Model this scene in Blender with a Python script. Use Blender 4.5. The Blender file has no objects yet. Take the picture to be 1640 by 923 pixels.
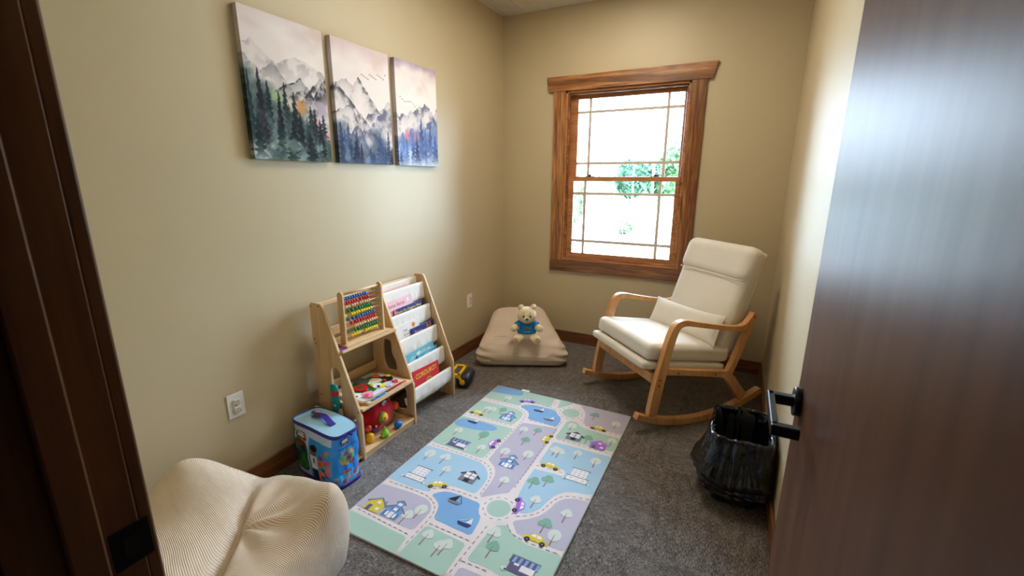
import bpy, bmesh, math, random
import numpy as np
from mathutils import Vector, Matrix, noise as mnoise

# ---------------------------------------------------------------- camera, world, light, exposure
SC = bpy.context.scene
COL = SC.collection
R = math.radians
F_PX, PITCH, YAW, ROLL = 714.15, R(13.736), R(26.958), R(0.222)
cam_d = bpy.data.cameras.new('camera')
cam_d.sensor_width = 36.0
cam_d.lens = F_PX / 1640.0 * 36.0
cam_d.clip_start = 0.02
cam_d.clip_end = 400
cam_d.dof.use_dof = True
cam_d.dof.focus_distance = 3.1
cam_d.dof.aperture_fstop = 5.6
cam = bpy.data.objects.new('camera', cam_d)
COL.objects.link(cam)
cam.matrix_world = Matrix.Translation((2.03, 0, 1.5)) @ Matrix.Rotation(YAW, 4, 'Z') @ Matrix.Rotation(R(90) - PITCH, 4, 'X') @ Matrix.Rotation(ROLL, 4, 'Z')
SC.camera = cam

SKY = 13.0
world = bpy.data.worlds.new('overcast_sky')
SC.world = world
world.use_nodes = True
wn, wl = world.node_tree.nodes, world.node_tree.links
wn.clear()
w_out = wn.new('ShaderNodeOutputWorld')
w_bg = wn.new('ShaderNodeBackground')
w_tc = wn.new('ShaderNodeTexCoord')
w_sep = wn.new('ShaderNodeSeparateXYZ')
w_ramp = wn.new('ShaderNodeValToRGB')
w_ramp.color_ramp.elements[0].position = 0.0
w_ramp.color_ramp.elements[0].color = (0.66, 0.81, 1.0, 1)
w_ramp.color_ramp.elements[1].position = 0.7
w_ramp.color_ramp.elements[1].color = (0.54, 0.72, 1.0, 1)
wl.new(w_tc.outputs['Generated'], w_sep.inputs[0])
wl.new(w_sep.outputs['Z'], w_ramp.inputs[0])
wl.new(w_ramp.outputs[0], w_bg.inputs['Color'])
# overcast sky: three times as bright overhead as at the horizon
w_m = wn.new('ShaderNodeMath'); w_m.operation = 'MULTIPLY_ADD'; w_m.use_clamp = False
w_cl = wn.new('ShaderNodeMath'); w_cl.operation = 'MAXIMUM'; w_cl.inputs[1].default_value = 0.0
wl.new(w_sep.outputs['Z'], w_cl.inputs[0]); wl.new(w_cl.outputs[0], w_m.inputs[0])
w_m.inputs[1].default_value = 2 * SKY; w_m.inputs[2].default_value = SKY
wl.new(w_m.outputs[0], w_bg.inputs['Strength'])
wl.new(w_bg.outputs[0], w_out.inputs[0])

CEIL_LIGHT = 6.6          # radiance of the ceiling troffer's diffuser
HALL_LIGHT = 0.6

vs = SC.view_settings
vs.view_transform = 'Standard'
vs.look = 'None'
vs.gamma = 1.0
vs.use_curve_mapping = False
vs.exposure = 1.24
SC.cycles.use_denoising = True
SC.cycles.caustics_reflective = False
SC.cycles.caustics_refractive = False
SC.cycles.max_bounces = 10
SC.cycles.diffuse_bounces = 6
SC.cycles.transparent_max_bounces = 12
SC.cycles.sample_clamp_indirect = 6.0

portal_d = bpy.data.lights.new('window_portal', 'AREA')
portal_d.shape = 'RECTANGLE'
portal_d.size, portal_d.size_y = 1.0, 1.44
portal_d.cycles.is_portal = True
portal = bpy.data.objects.new('window_portal', portal_d)
portal.location = (1.115, 3.935, 1.5)
portal.rotation_euler = (R(-90), 0, 0)
COL.objects.link(portal)

# ---------------------------------------------------------------- materials
def srgb(r, g, b):
    f = lambda c: (c / 12.92 if c <= 0.04045 else ((c + 0.055) / 1.055) ** 2.4)
    return (f(r / 255), f(g / 255), f(b / 255), 1)

def newmat(name):
    m = bpy.data.materials.new(name)
    m.use_nodes = True
    nt = m.node_tree
    return m, nt.nodes, nt.links, nt.nodes['Principled BSDF']

def coords(N, L, scale=(1, 1, 1), rot=(0, 0, 0), kind='Object'):
    tc = N.new('ShaderNodeTexCoord'); mp = N.new('ShaderNodeMapping')
    mp.inputs['Scale'].default_value = scale
    mp.inputs['Rotation'].default_value = rot
    L.new(tc.outputs[kind], mp.inputs[0])
    return mp.outputs[0]

def nz(N, L, vec, scale, detail=3, rough=0.55, dist=0.0):
    t = N.new('ShaderNodeTexNoise')
    t.inputs['Scale'].default_value = scale
    t.inputs['Detail'].default_value = detail
    t.inputs['Roughness'].default_value = rough
    t.inputs['Distortion'].default_value = dist
    L.new(vec, t.inputs['Vector'])
    return t.outputs[0]

def ramp(N, L, fac, stops):
    r = N.new('ShaderNodeValToRGB')
    e = r.color_ramp.elements
    while len(e) < len(stops): e.new(0.5)
    for k, (p, c) in enumerate(stops):
        e[k].position = p; e[k].color = c
    L.new(fac, r.inputs[0])
    return r.outputs[0]

def bump(N, L, h, P, strength=0.3, dist=0.01):
    b = N.new('ShaderNodeBump')
    b.inputs['Strength'].default_value = strength
    b.inputs['Distance'].default_value = dist
    L.new(h, b.inputs['Height']); L.new(b.outputs[0], P.inputs['Normal'])

def plain(name, c, rough=0.6, spec=0.5, metal=0.0, bumpy=0.0, bscale=200, var=0.06):
    m, N, L, P = newmat(name)
    P.inputs['Roughness'].default_value = rough
    P.inputs['Specular IOR Level'].default_value = spec
    P.inputs['Metallic'].default_value = metal
    v = coords(N, L)
    n = nz(N, L, v, 9, 3)
    a = tuple(x * (1 - var) for x in c[:3]) + (1,); b = tuple(min(1, x * (1 + var)) for x in c[:3]) + (1,)
    L.new(ramp(N, L, n, [(0.3, a), (0.7, b)]), P.inputs['Base Color'])
    if bumpy: bump(N, L, nz(N, L, v, bscale, 2), P, bumpy, 0.003)
    return m

def wood(name, dark, mid, light, axis=2, rough=0.45, coat=0.0, fine=60, knots=False, spec=0.5, long=0.07, bmp=0.08):
    m, N, L, P = newmat(name)
    sc = [1.0, 1.0, 1.0]; sc[axis] = long
    v = coords(N, L, tuple(sc))
    big = nz(N, L, v, 9 if not knots else 14, 4, 0.6, 1.2 if knots else 0.5)
    fin = nz(N, L, v, fine, 4, 0.6, 0.2)
    mx = N.new('ShaderNodeMath'); mx.operation = 'MULTIPLY_ADD'
    L.new(fin, mx.inputs[0]); mx.inputs[1].default_value = 0.45
    ml = N.new('ShaderNodeMath'); ml.operation = 'MULTIPLY'; L.new(big, ml.inputs[0]); ml.inputs[1].default_value = 0.55
    L.new(ml.outputs[0], mx.inputs[2])
    col = ramp(N, L, mx.outputs[0], [(0.36, dark), (0.5, mid), (0.64, light)])
    if knots:
        sk = [3.0, 3.0, 3.0]; sk[axis] = 1.5
        vk = coords(N, L, tuple(sk))
        vo = N.new('ShaderNodeTexVoronoi'); vo.inputs['Scale'].default_value = 1.7; L.new(vk, vo.inputs['Vector'])
        kr = ramp(N, L, vo.outputs['Distance'], [(0.02, (0.12, 0.10, 0.09, 1)), (0.16, (1, 1, 1, 1))])
        mm = N.new('ShaderNodeMix'); mm.data_type = 'RGBA'; mm.blend_type = 'MULTIPLY'
        mm.inputs[0].default_value = 0.85
        L.new(col, mm.inputs[6]); L.new(kr, mm.inputs[7]); col = mm.outputs[2]
        wv = N.new('ShaderNodeTexWave'); wv.wave_type = 'RINGS'; wv.inputs['Scale'].default_value = 3.0
        wv.inputs['Distortion'].default_value = 9.0; wv.inputs['Detail'].default_value = 2.0
        L.new(v, wv.inputs['Vector'])
        wr = ramp(N, L, wv.outputs['Color'], [(0.2, (0.42, 0.36, 0.32, 1)), (0.5, (1, 1, 1, 1))])
        m2 = N.new('ShaderNodeMix'); m2.data_type = 'RGBA'; m2.blend_type = 'MULTIPLY'; m2.inputs[0].default_value = 0.75
        L.new(col, m2.inputs[6]); L.new(wr, m2.inputs[7]); col = m2.outputs[2]
    L.new(col, P.inputs['Base Color'])
    P.inputs['Roughness'].default_value = rough
    P.inputs['Specular IOR Level'].default_value = spec
    P.inputs['Coat Weight'].default_value = coat
    P.inputs['Coat Roughness'].default_value = rough * 0.6
    bump(N, L, fin, P, bmp, 0.002)
    return m

def fabric(name, c, weave=900, amt=0.25, var=0.07, rough=0.9, big=5.0, wrinkle=0.0, sheen=0.2):
    m, N, L, P = newmat(name)
    v = coords(N, L)
    n = nz(N, L, v, big, 3)
    f = nz(N, L, v, weave, 2)
    mx = N.new('ShaderNodeMix'); mx.data_type = 'RGBA'; mx.blend_type = 'MULTIPLY'; mx.inputs[0].default_value = 0.5
    a = tuple(x * (1 - var) for x in c[:3]) + (1,); b = tuple(min(1, x * (1 + var)) for x in c[:3]) + (1,)
    L.new(ramp(N, L, n, [(0.3, a), (0.7, b)]), mx.inputs[6])
    L.new(ramp(N, L, f, [(0.35, (0.78, 0.78, 0.78, 1)), (0.6, (1, 1, 1, 1))]), mx.inputs[7])
    L.new(mx.outputs[2], P.inputs['Base Color'])
    P.inputs['Roughness'].default_value = rough
    P.inputs['Specular IOR Level'].default_value = 0.15
    P.inputs['Sheen Weight'].default_value = sheen
    h = f
    if wrinkle:
        w = nz(N, L, v, 14, 3, 0.5, 1.0)
        ad = N.new('ShaderNodeMath'); ad.operation = 'MULTIPLY_ADD'
        L.new(w, ad.inputs[0]); ad.inputs[1].default_value = wrinkle; L.new(f, ad.inputs[2]); h = ad.outputs[0]
    bump(N, L, h, P, amt, 0.004)
    return m

def vcol(name, rough=0.7, spec=0.3, bumpy=0.15, bscale=700, coat=0.0):
    m, N, L, P = newmat(name)
    a = N.new('ShaderNodeAttribute'); a.attribute_name = 'Col'
    L.new(a.outputs['Color'], P.inputs['Base Color'])
    P.inputs['Roughness'].default_value = rough
    P.inputs['Specular IOR Level'].default_value = spec
    P.inputs['Coat Weight'].default_value = coat
    v = coords(N, L)
    bump(N, L, nz(N, L, v, bscale, 2), P, bumpy, 0.002)
    return m

M = {}
def wallmat():
    m, N, L, P = newmat('wall_paint')
    v = coords(N, L)
    n = nz(N, L, v, 1.5, 2)
    L.new(ramp(N, L, n, [(0.3, srgb(190, 174, 140)), (0.7, srgb(194, 178, 145))]), P.inputs['Base Color'])
    P.inputs['Roughness'].default_value = 0.48
    P.inputs['Specular IOR Level'].default_value = 0.6
    bump(N, L, nz(N, L, v, 260, 2), P, 0.08, 0.002)
    return m
M['wall'] = wallmat()
M['hall'] = plain('hall_paint', srgb(120, 108, 88), 0.8)
M['ceil'] = plain('ceiling_tile_white', srgb(214, 208, 196), 0.9, bumpy=0.5, bscale=350)
M['tbar'] = plain('ceiling_grid_white', srgb(218, 213, 203), 0.5)
def carpet():
    m, N, L, P = newmat('carpet_streaks')
    v = coords(N, L, (1, 0.19, 1))
    n1 = nz(N, L, v, 290, 3, 0.75)
    n2 = nz(N, L, coords(N, L, (1, 0.3, 1)), 28, 3)
    mx = N.new('ShaderNodeMath'); mx.operation = 'MULTIPLY_ADD'
    L.new(n2, mx.inputs[0]); mx.inputs[1].default_value = 0.22
    m2 = N.new('ShaderNodeMath'); m2.operation = 'MULTIPLY'; L.new(n1, m2.inputs[0]); m2.inputs[1].default_value = 0.78
    L.new(m2.outputs[0], mx.inputs[2])
    L.new(ramp(N, L, mx.outputs[0], [(0.38, srgb(44, 39, 36)), (0.5, srgb(98, 90, 84)), (0.62, srgb(158, 149, 141))]), P.inputs['Base Color'])
    P.inputs['Roughness'].default_value = 0.9
    P.inputs['Specular IOR Level'].default_value = 0.3
    P.inputs['Sheen Weight'].default_value = 0.35
    P.inputs['Sheen Roughness'].default_value = 0.35
    bump(N, L, n1, P, 0.8, 0.006)
    return m
M['carpet'] = carpet()
M['carpet_base'] = plain('carpet_backing', srgb(60, 55, 50), 0.95)
M['alder_x'] = wood('stained_alder_across', srgb(86, 46, 20), srgb(152, 98, 50), srgb(200, 146, 86), 0, 0.35, 0.3, 70, True)
M['alder_z'] = wood('stained_alder_upright', srgb(86, 46, 20), srgb(152, 98, 50), srgb(200, 146, 86), 2, 0.35, 0.3, 70, True)
M['base_x'] = wood('stained_baseboard_across', srgb(62, 34, 18), srgb(116, 70, 38), srgb(150, 96, 54), 0, 0.4, 0.2, 60)
M['base_y'] = wood('stained_baseboard_along', srgb(62, 34, 18), srgb(116, 70, 38), srgb(150, 96, 54), 1, 0.4, 0.2, 60)
M['sash'] = wood('sash_wood', srgb(132, 78, 40), srgb(176, 114, 66), srgb(194, 134, 84), 0, 0.35, 0.3, 80)
M['door'] = wood('walnut_veneer', srgb(78, 47, 28), srgb(92, 59, 38), srgb(103, 68, 45), 2, 0.42, 0.0, 22, long=0.12, spec=0.13, bmp=0.02)
M['jamb'] = wood('dark_jamb_wood', srgb(66, 38, 18), srgb(98, 62, 32), srgb(122, 80, 44), 2, 0.4, 0.2, 40)
M['pine_z'] = wood('pine_upright', srgb(196, 158, 112), srgb(216, 182, 136), srgb(228, 198, 154), 2, 0.5, 0.0, 40)
M['pine_y'] = wood('pine_across', srgb(196, 158, 112), srgb(218, 184, 138), srgb(230, 200, 156), 1, 0.5, 0.0, 40)
M['oak'] = wood('honey_rubberwood', srgb(188, 132, 78), srgb(208, 152, 96), srgb(222, 170, 114), 2, 0.38, 0.15, 40)
M['grille'] = plain('tan_grille', srgb(206, 194, 176), 0.5)
M['black'] = plain('black_metal', srgb(26, 26, 30), 0.35, 0.5, 0.6)
M['screw'] = plain('dark_screw', srgb(62, 46, 36), 0.4, 0.5, 0.5)
M['white_pl'] = plain('white_plastic', srgb(228, 226, 224), 0.35)
M['cap_pl'] = plain('clear_outlet_cap', srgb(216, 208, 192), 0.2, 0.6)
M['slot'] = plain('socket_slot', srgb(90, 84, 76), 0.6)
M['cream'] = fabric('cream_upholstery', srgb(228, 222, 210), 1100, 0.25, 0.03, wrinkle=0.5)
M['cream_piping'] = fabric('cream_piping', srgb(196, 186, 168), 1100, 0.2, 0.03)
M['canvas'] = fabric('white_sling_canvas', srgb(236, 230, 222), 900, 0.2, 0.03, wrinkle=1.2)
M['sack'] = fabric('tan_cushion_cover', srgb(218, 200, 180), 700, 0.22, 0.06, wrinkle=1.2)
M['paint'] = vcol('printed_canvas', 0.75, 0.2, 0.25, 900)
M['print'] = vcol('printed_gloss', 0.35, 0.4, 0.03, 400, 0.2)
def cordmat():
    m, N, L, P = newmat('cream_corduroy')
    at = N.new('ShaderNodeAttribute'); at.attribute_name = 'rib'
    s = N.new('ShaderNodeMath'); s.operation = 'MULTIPLY'; L.new(at.outputs['Fac'], s.inputs[0]); s.inputs[1].default_value = 2 * math.pi / 0.0052
    sn = N.new('ShaderNodeMath'); sn.operation = 'SINE'; L.new(s.outputs[0], sn.inputs[0])
    v = coords(N, L)
    c1 = ramp(N, L, nz(N, L, v, 4, 3), [(0.3, srgb(216, 194, 168)), (0.7, srgb(230, 210, 186))])
    rr = N.new('ShaderNodeMapRange'); L.new(sn.outputs[0], rr.inputs[0])
    rr.inputs[1].default_value = -1; rr.inputs[2].default_value = 1; rr.inputs[3].default_value = 0.84; rr.inputs[4].default_value = 1.0
    mx = N.new('ShaderNodeVectorMath'); mx.operation = 'SCALE'
    L.new(c1, mx.inputs[0]); L.new(rr.outputs[0], mx.inputs['Scale'])
    L.new(mx.outputs[0], P.inputs['Base Color'])
    P.inputs['Roughness'].default_value = 0.9
    P.inputs['Specular IOR Level'].default_value = 0.15
    P.inputs['Sheen Weight'].default_value = 0.3
    w = nz(N, L, v, 12, 3, 0.5, 1.5)
    ad = N.new('ShaderNodeMath'); ad.operation = 'MULTIPLY_ADD'
    L.new(w, ad.inputs[0]); ad.inputs[1].default_value = 4.0; L.new(sn.outputs[0], ad.inputs[2])
    bump(N, L, ad.outputs[0], P, 0.45, 0.0022)
    return m
M['cord'] = cordmat()
def bagmat():
    m, N, L, P = newmat('black_bin_liner')
    P.inputs['Base Color'].default_value = srgb(8, 8, 10)
    P.inputs['Roughness'].default_value = 0.17
    P.inputs['Specular IOR Level'].default_value = 0.6
    v = coords(N, L, (1, 1, 0.6))
    n1 = nz(N, L, v, 22, 3, 0.5, 2.0)
    bump(N, L, n1, P, 0.4, 0.012)
    return m
M['liner'] = bagmat()
def glassmat():
    m = bpy.data.materials.new('window_glass'); m.use_nodes = True
    N, L = m.node_tree.nodes, m.node_tree.links
    N.clear()
    o = N.new('ShaderNodeOutputMaterial'); t = N.new('ShaderNodeBsdfTransparent'); g = N.new('ShaderNodeBsdfGlossy')
    t.inputs[0].default_value = (0.95, 0.97, 0.96, 1); g.inputs['Roughness'].default_value = 0.02
    f = N.new('ShaderNodeFresnel'); f.inputs[0].default_value = 1.45
    x = N.new('ShaderNodeMixShader')
    L.new(f.outputs[0], x.inputs[0]); L.new(t.outputs[0], x.inputs[1]); L.new(g.outputs[0], x.inputs[2]); L.new(x.outputs[0], o.inputs[0])
    return m
M['glass'] = glassmat()
def emit(name, c, s):
    m, N, L, P = newmat(name)
    P.inputs['Base Color'].default_value = c
    P.inputs['Emission Color'].default_value = c
    P.inputs['Emission Strength'].default_value = s
    return m

CM = {}
def colr(name, rgb, rough=0.6, kind='plain'):
    key = (name, rgb, rough, kind)
    if key not in CM:
        if kind == 'plain': CM[key] = plain(name, srgb(*rgb), rough)
        else: CM[key] = fabric(name, srgb(*rgb), 500, 0.3, 0.05)
    return CM[key]

# ---------------------------------------------------------------- mesh helpers
class MB:
    def __init__(s): s.v = []; s.f = []; s.m = []; s.sm = []
    def add(s, vs_, fs, mi=0, sm=False, mat=None):
        o = len(s.v)
        for p in vs_:
            s.v.append(tuple(mat @ Vector(p)) if mat is not None else tuple(p))
        for f in fs:
            s.f.append(tuple(i + o for i in f)); s.m.append(mi); s.sm.append(sm)
        return s
    def box(s, a, b, mi=0, mat=None):
        x0, y0, z0 = a; x1, y1, z1 = b
        if x0 > x1: x0, x1 = x1, x0
        if y0 > y1: y0, y1 = y1, y0
        if z0 > z1: z0, z1 = z1, z0
        vs_ = [(x0, y0, z0), (x1, y0, z0), (x1, y1, z0), (x0, y1, z0), (x0, y0, z1), (x1, y0, z1), (x1, y1, z1), (x0, y1, z1)]
        return s.add(vs_, [(3, 2, 1, 0), (4, 5, 6, 7), (0, 1, 5, 4), (1, 2, 6, 5), (2, 3, 7, 6), (3, 0, 4, 7)], mi, False, mat)
    def prism(s, pts, a, b, axis='y', mi=0, mat=None, sm=False):
        # pts: outline in the two other axes, counter order free
        n = len(pts)
        ar = sum(pts[i][0] * pts[(i + 1) % n][1] - pts[(i + 1) % n][0] * pts[i][1] for i in range(n))
        if ar < 0: pts = pts[::-1]
        if axis == 'y': P = lambda p, h: (p[0], h, p[1])
        elif axis == 'x': P = lambda p, h: (h, p[0], p[1])
        else: P = lambda p, h: (p[0], p[1], h)
        vs_ = [P(p, a) for p in pts] + [P(p, b) for p in pts]
        fs = [tuple(range(n)), tuple(range(2 * n - 1, n - 1, -1))] + [(i, n + i, n + (i + 1) % n, (i + 1) % n) for i in range(n)]
        flip = (b > a) != (axis == 'y')
        if flip: fs = [f[::-1] for f in fs]
        return s.add(vs_, fs, mi, sm, mat)
    def tube(s, path, r, n=10, mi=0, cap=True, mat=None, sq=None):
        path = [Vector(p) for p in path]
        rr = r if isinstance(r, (list, tuple)) else [r] * len(path)
        up = None; vs_ = []; fs = []
        for i, p in enumerate(path):
            t = (path[min(i + 1, len(path) - 1)] - path[max(i - 1, 0)]).normalized()
            if up is None:
                up = Vector((0, 0, 1)) if abs(t.z) < 0.9 else Vector((1, 0, 0))
            sd = t.cross(up).normalized(); up = sd.cross(t).normalized()
            for k in range(n):
                a = 2 * math.pi * k / n
                c, q = math.cos(a), math.sin(a)
                w, h = (sq if sq else (1, 1))
                vs_.append(p + sd * c * rr[i] * w + up * q * rr[i] * h)
        m_ = len(path)
        for i in range(m_ - 1):
            for k in range(n):
                fs.append((i * n + k, i * n + (k + 1) % n, (i + 1) * n + (k + 1) % n, (i + 1) * n + k))
        if cap: fs += [tuple(range(n - 1, -1, -1)), tuple((m_ - 1) * n + k for k in range(n))]
        return s.add(vs_, fs, mi, True, mat)
    def ball(s, c, r, nu=16, nv=10, mi=0, mat=None):
        if not isinstance(r, (tuple, list)): r = (r, r, r)
        vs_ = [(c[0], c[1], c[2] - r[2])]; fs = []
        for j in range(1, nv):
            ph = -math.pi / 2 + math.pi * j / nv
            for i in range(nu):
                th = 2 * math.pi * i / nu
                vs_.append((c[0] + r[0] * math.cos(ph) * math.cos(th), c[1] + r[1] * math.cos(ph) * math.sin(th), c[2] + r[2] * math.sin(ph)))
        vs_.append((c[0], c[1], c[2] + r[2]))
        for i in range(nu):
            fs.append((0, 1 + (i + 1) % nu, 1 + i))
            for j in range(nv - 2):
                a = 1 + j * nu
                fs.append((a + i, a + (i + 1) % nu, a + nu + (i + 1) % nu, a + nu + i))
            a = 1 + (nv - 2) * nu
            fs.append((a + i, a + (i + 1) % nu, len(vs_) - 1))
        return s.add(vs_, fs, mi, True, mat)
    def lathe(s, prof, n=20, mi=0, mat=None, c=(0, 0, 0)):
        vs_ = []; fs = []
        for r, z in prof:
            for k in range(n):
                a = 2 * math.pi * k / n
                vs_.append((c[0] + r * math.cos(a), c[1] + r * math.sin(a), c[2] + z))
        for i in range(len(prof) - 1):
            for k in range(n):
                fs.append((i * n + k, i * n + (k + 1) % n, (i + 1) * n + (k + 1) % n, (i + 1) * n + k))
        fs += [tuple(range(n - 1, -1, -1)), tuple((len(prof) - 1) * n + k for k in range(n))]
        return s.add(vs_, fs, mi, True, mat)
    def rbox(s, half, r, n=8, fn=None, mi=0, mat=None):
        # rounded, subdivided box; fn(p, u) may push each point around (u in -1..1)
        idx = {}; vs_ = []; fs = []
        def vid(u):
            k = tuple(round(x * 1000) for x in u)
            if k not in idx:
                q = [u[i] * half[i] for i in range(3)]
                inn = Vector([max(-(half[i] - r), min(half[i] - r, q[i])) for i in range(3)])
                d = Vector(q) - inn
                p = inn + (d.normalized() * r if d.length > 1e-9 else d)
                if fn: p = Vector(fn(p, u))
                idx[k] = len(vs_); vs_.append(p)
            return idx[k]
        # denser near the edges
        g = [math.sin(math.pi / 2 * (2 * i / n - 1)) for i in range(n + 1)]
        g = [(x + (2 * i / n - 1)) / 2 for i, x in enumerate(g)]
        for ax in range(3):
            for sg in (-1, 1):
                for i in range(n):
                    for j in range(n):
                        q = []
                        for (a, b) in ((i, j), (i + 1, j), (i + 1, j + 1), (i, j + 1)):
                            u = [0, 0, 0]; u[ax] = sg; u[(ax + 1) % 3] = g[a]; u[(ax + 2) % 3] = g[b]
                            q.append(vid(u))
                        fs.append(tuple(q) if sg > 0 else tuple(q[::-1]))
        return s.add(vs_, fs, mi, True, mat)
    def mesh(s, name, mats):
        me = bpy.data.meshes.new(name)
        me.from_pydata(s.v, [], s.f)
        for m in (mats if isinstance(mats, (list, tuple)) else [mats]): me.materials.append(m)
        me.polygons.foreach_set('material_index', s.m)
        me.polygons.foreach_set('use_smooth', s.sm)
        bm = bmesh.new(); bm.from_mesh(me)
        bmesh.ops.recalc_face_normals(bm, faces=bm.faces)
        bm.to_mesh(me); bm.free()
        me.update()
        return me
    def build(s, name, mats, parent=None, bevel=0, seg=2, sub=0, origin=None, smooth=False):
        if origin is not None:
            o_ = Vector(origin); s.v = [tuple(Vector(p) - o_) for p in s.v]
        if smooth: s.sm = [True] * len(s.sm)
        o = bpy.data.objects.new(name, s.mesh(name, mats))
        COL.objects.link(o)
        if origin is not None: o.location = origin
        if parent is not None: o.parent = parent
        if bevel:
            b = o.modifiers.new('bevel', 'BEVEL'); b.width = bevel; b.segments = seg; b.limit_method = 'ANGLE'; b.angle_limit = R(40)
            b.harden_normals = False
        if sub:
            b = o.modifiers.new('subdivision', 'SUBSURF'); b.levels = sub; b.render_levels = sub
        return o

def tag(o, label=None, cat=None, group=None, kind=None):
    if label: o['label'] = label
    if cat: o['category'] = cat
    if group: o['group'] = group
    if kind: o['kind'] = kind
    return o
def empty(name, loc, rz=0, label=None, cat=None, group=None, kind=None):
    o = bpy.data.objects.new(name, None); COL.objects.link(o)
    o.empty_display_size = 0.05
    o.location = loc; o.rotation_euler = (0, 0, rz)
    return tag(o, label, cat, group, kind)
def link_copy(src, name=None, parent=None, loc=None):
    c = src.copy(); COL.objects.link(c)
    if parent is not None: c.parent = parent
    if loc is not None: c.location = loc
    return c
def copy_tree(o, parent=None):
    c = o.copy(); COL.objects.link(c)
    if parent is not None: c.parent = parent
    for ch in list(o.children): copy_tree(ch, c)
    return c
def bx(name, a, b, mat, parent=None, bevel=0, origin=None):
    return MB().box(a, b).build(name, mat, parent, bevel, origin=origin)
def text(name, body, size, mat, parent, M4, extrude=0.0003, sx=1.0, align='CENTER'):
    c = bpy.data.curves.new(name, 'FONT'); c.body = body; c.size = size; c.extrude = extrude
    c.align_x = align; c.align_y = 'CENTER'; c.resolution_u = 3
    t = bpy.data.objects.new(name + '_tmp', c); COL.objects.link(t)
    dg = bpy.context.evaluated_depsgraph_get()
    me = bpy.data.meshes.new_from_object(t.evaluated_get(dg))
    bpy.data.objects.remove(t)
    me.materials.clear(); me.materials.append(mat)
    me.transform(M4 @ Matrix.Diagonal((sx, 1, 1, 1)))
    o = bpy.data.objects.new(name, me); COL.objects.link(o); o.parent = parent
    return o
def smoothstep(a, b, x):
    t = np.clip((x - a) / (b - a), 0, 1); return t * t * (3 - 2 * t)
def gridobj(name, nu, nv, pos, colf, mat, parent=None, smooth=True):
    # pos(U,V)->xyz arrays, colf(U,V)->rgb arrays (0..1 display values)
    u = np.linspace(0, 1, nu); v = np.linspace(0, 1, nv)
    U, V = np.meshgrid(u, v)
    P = np.stack([np.broadcast_to(q, U.shape) for q in pos(U, V)], -1).reshape(-1, 3)
    i = np.arange((nv - 1) * (nu - 1)); r_, c_ = i // (nu - 1), i % (nu - 1)
    a = r_ * nu + c_
    F = np.stack([a, a + 1, a + nu + 1, a + nu], 1)
    me = bpy.data.meshes.new(name)
    me.vertices.add(len(P)); me.vertices.foreach_set('co', P.ravel())
    me.loops.add(F.size); me.loops.foreach_set('vertex_index', F.ravel().astype(np.int32))
    me.polygons.add(len(F)); me.polygons.foreach_set('loop_start', np.arange(0, F.size, 4, dtype=np.int32))
    me.polygons.foreach_set('loop_total', np.full(len(F), 4, dtype=np.int32))
    me.update(calc_edges=True)
    me.polygons.foreach_set('use_smooth', np.full(len(F), smooth))
    if colf is not None:
        C = np.clip(np.stack([np.broadcast_to(q, U.shape) for q in colf(U, V)], -1).reshape(-1, 3), 0, 1)
        C = np.where(C <= 0.04045, C / 12.92, ((C + 0.055) / 1.055) ** 2.4)
        at = me.color_attributes.new('Col', 'FLOAT_COLOR', 'POINT')
        at.data.foreach_set('color', np.concatenate([C, np.ones((len(C), 1))], 1).astype(np.float32).ravel())
    me.materials.append(mat)
    o = bpy.data.objects.new(name, me); COL.objects.link(o)
    if parent is not None: o.parent = parent
    return o

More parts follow.
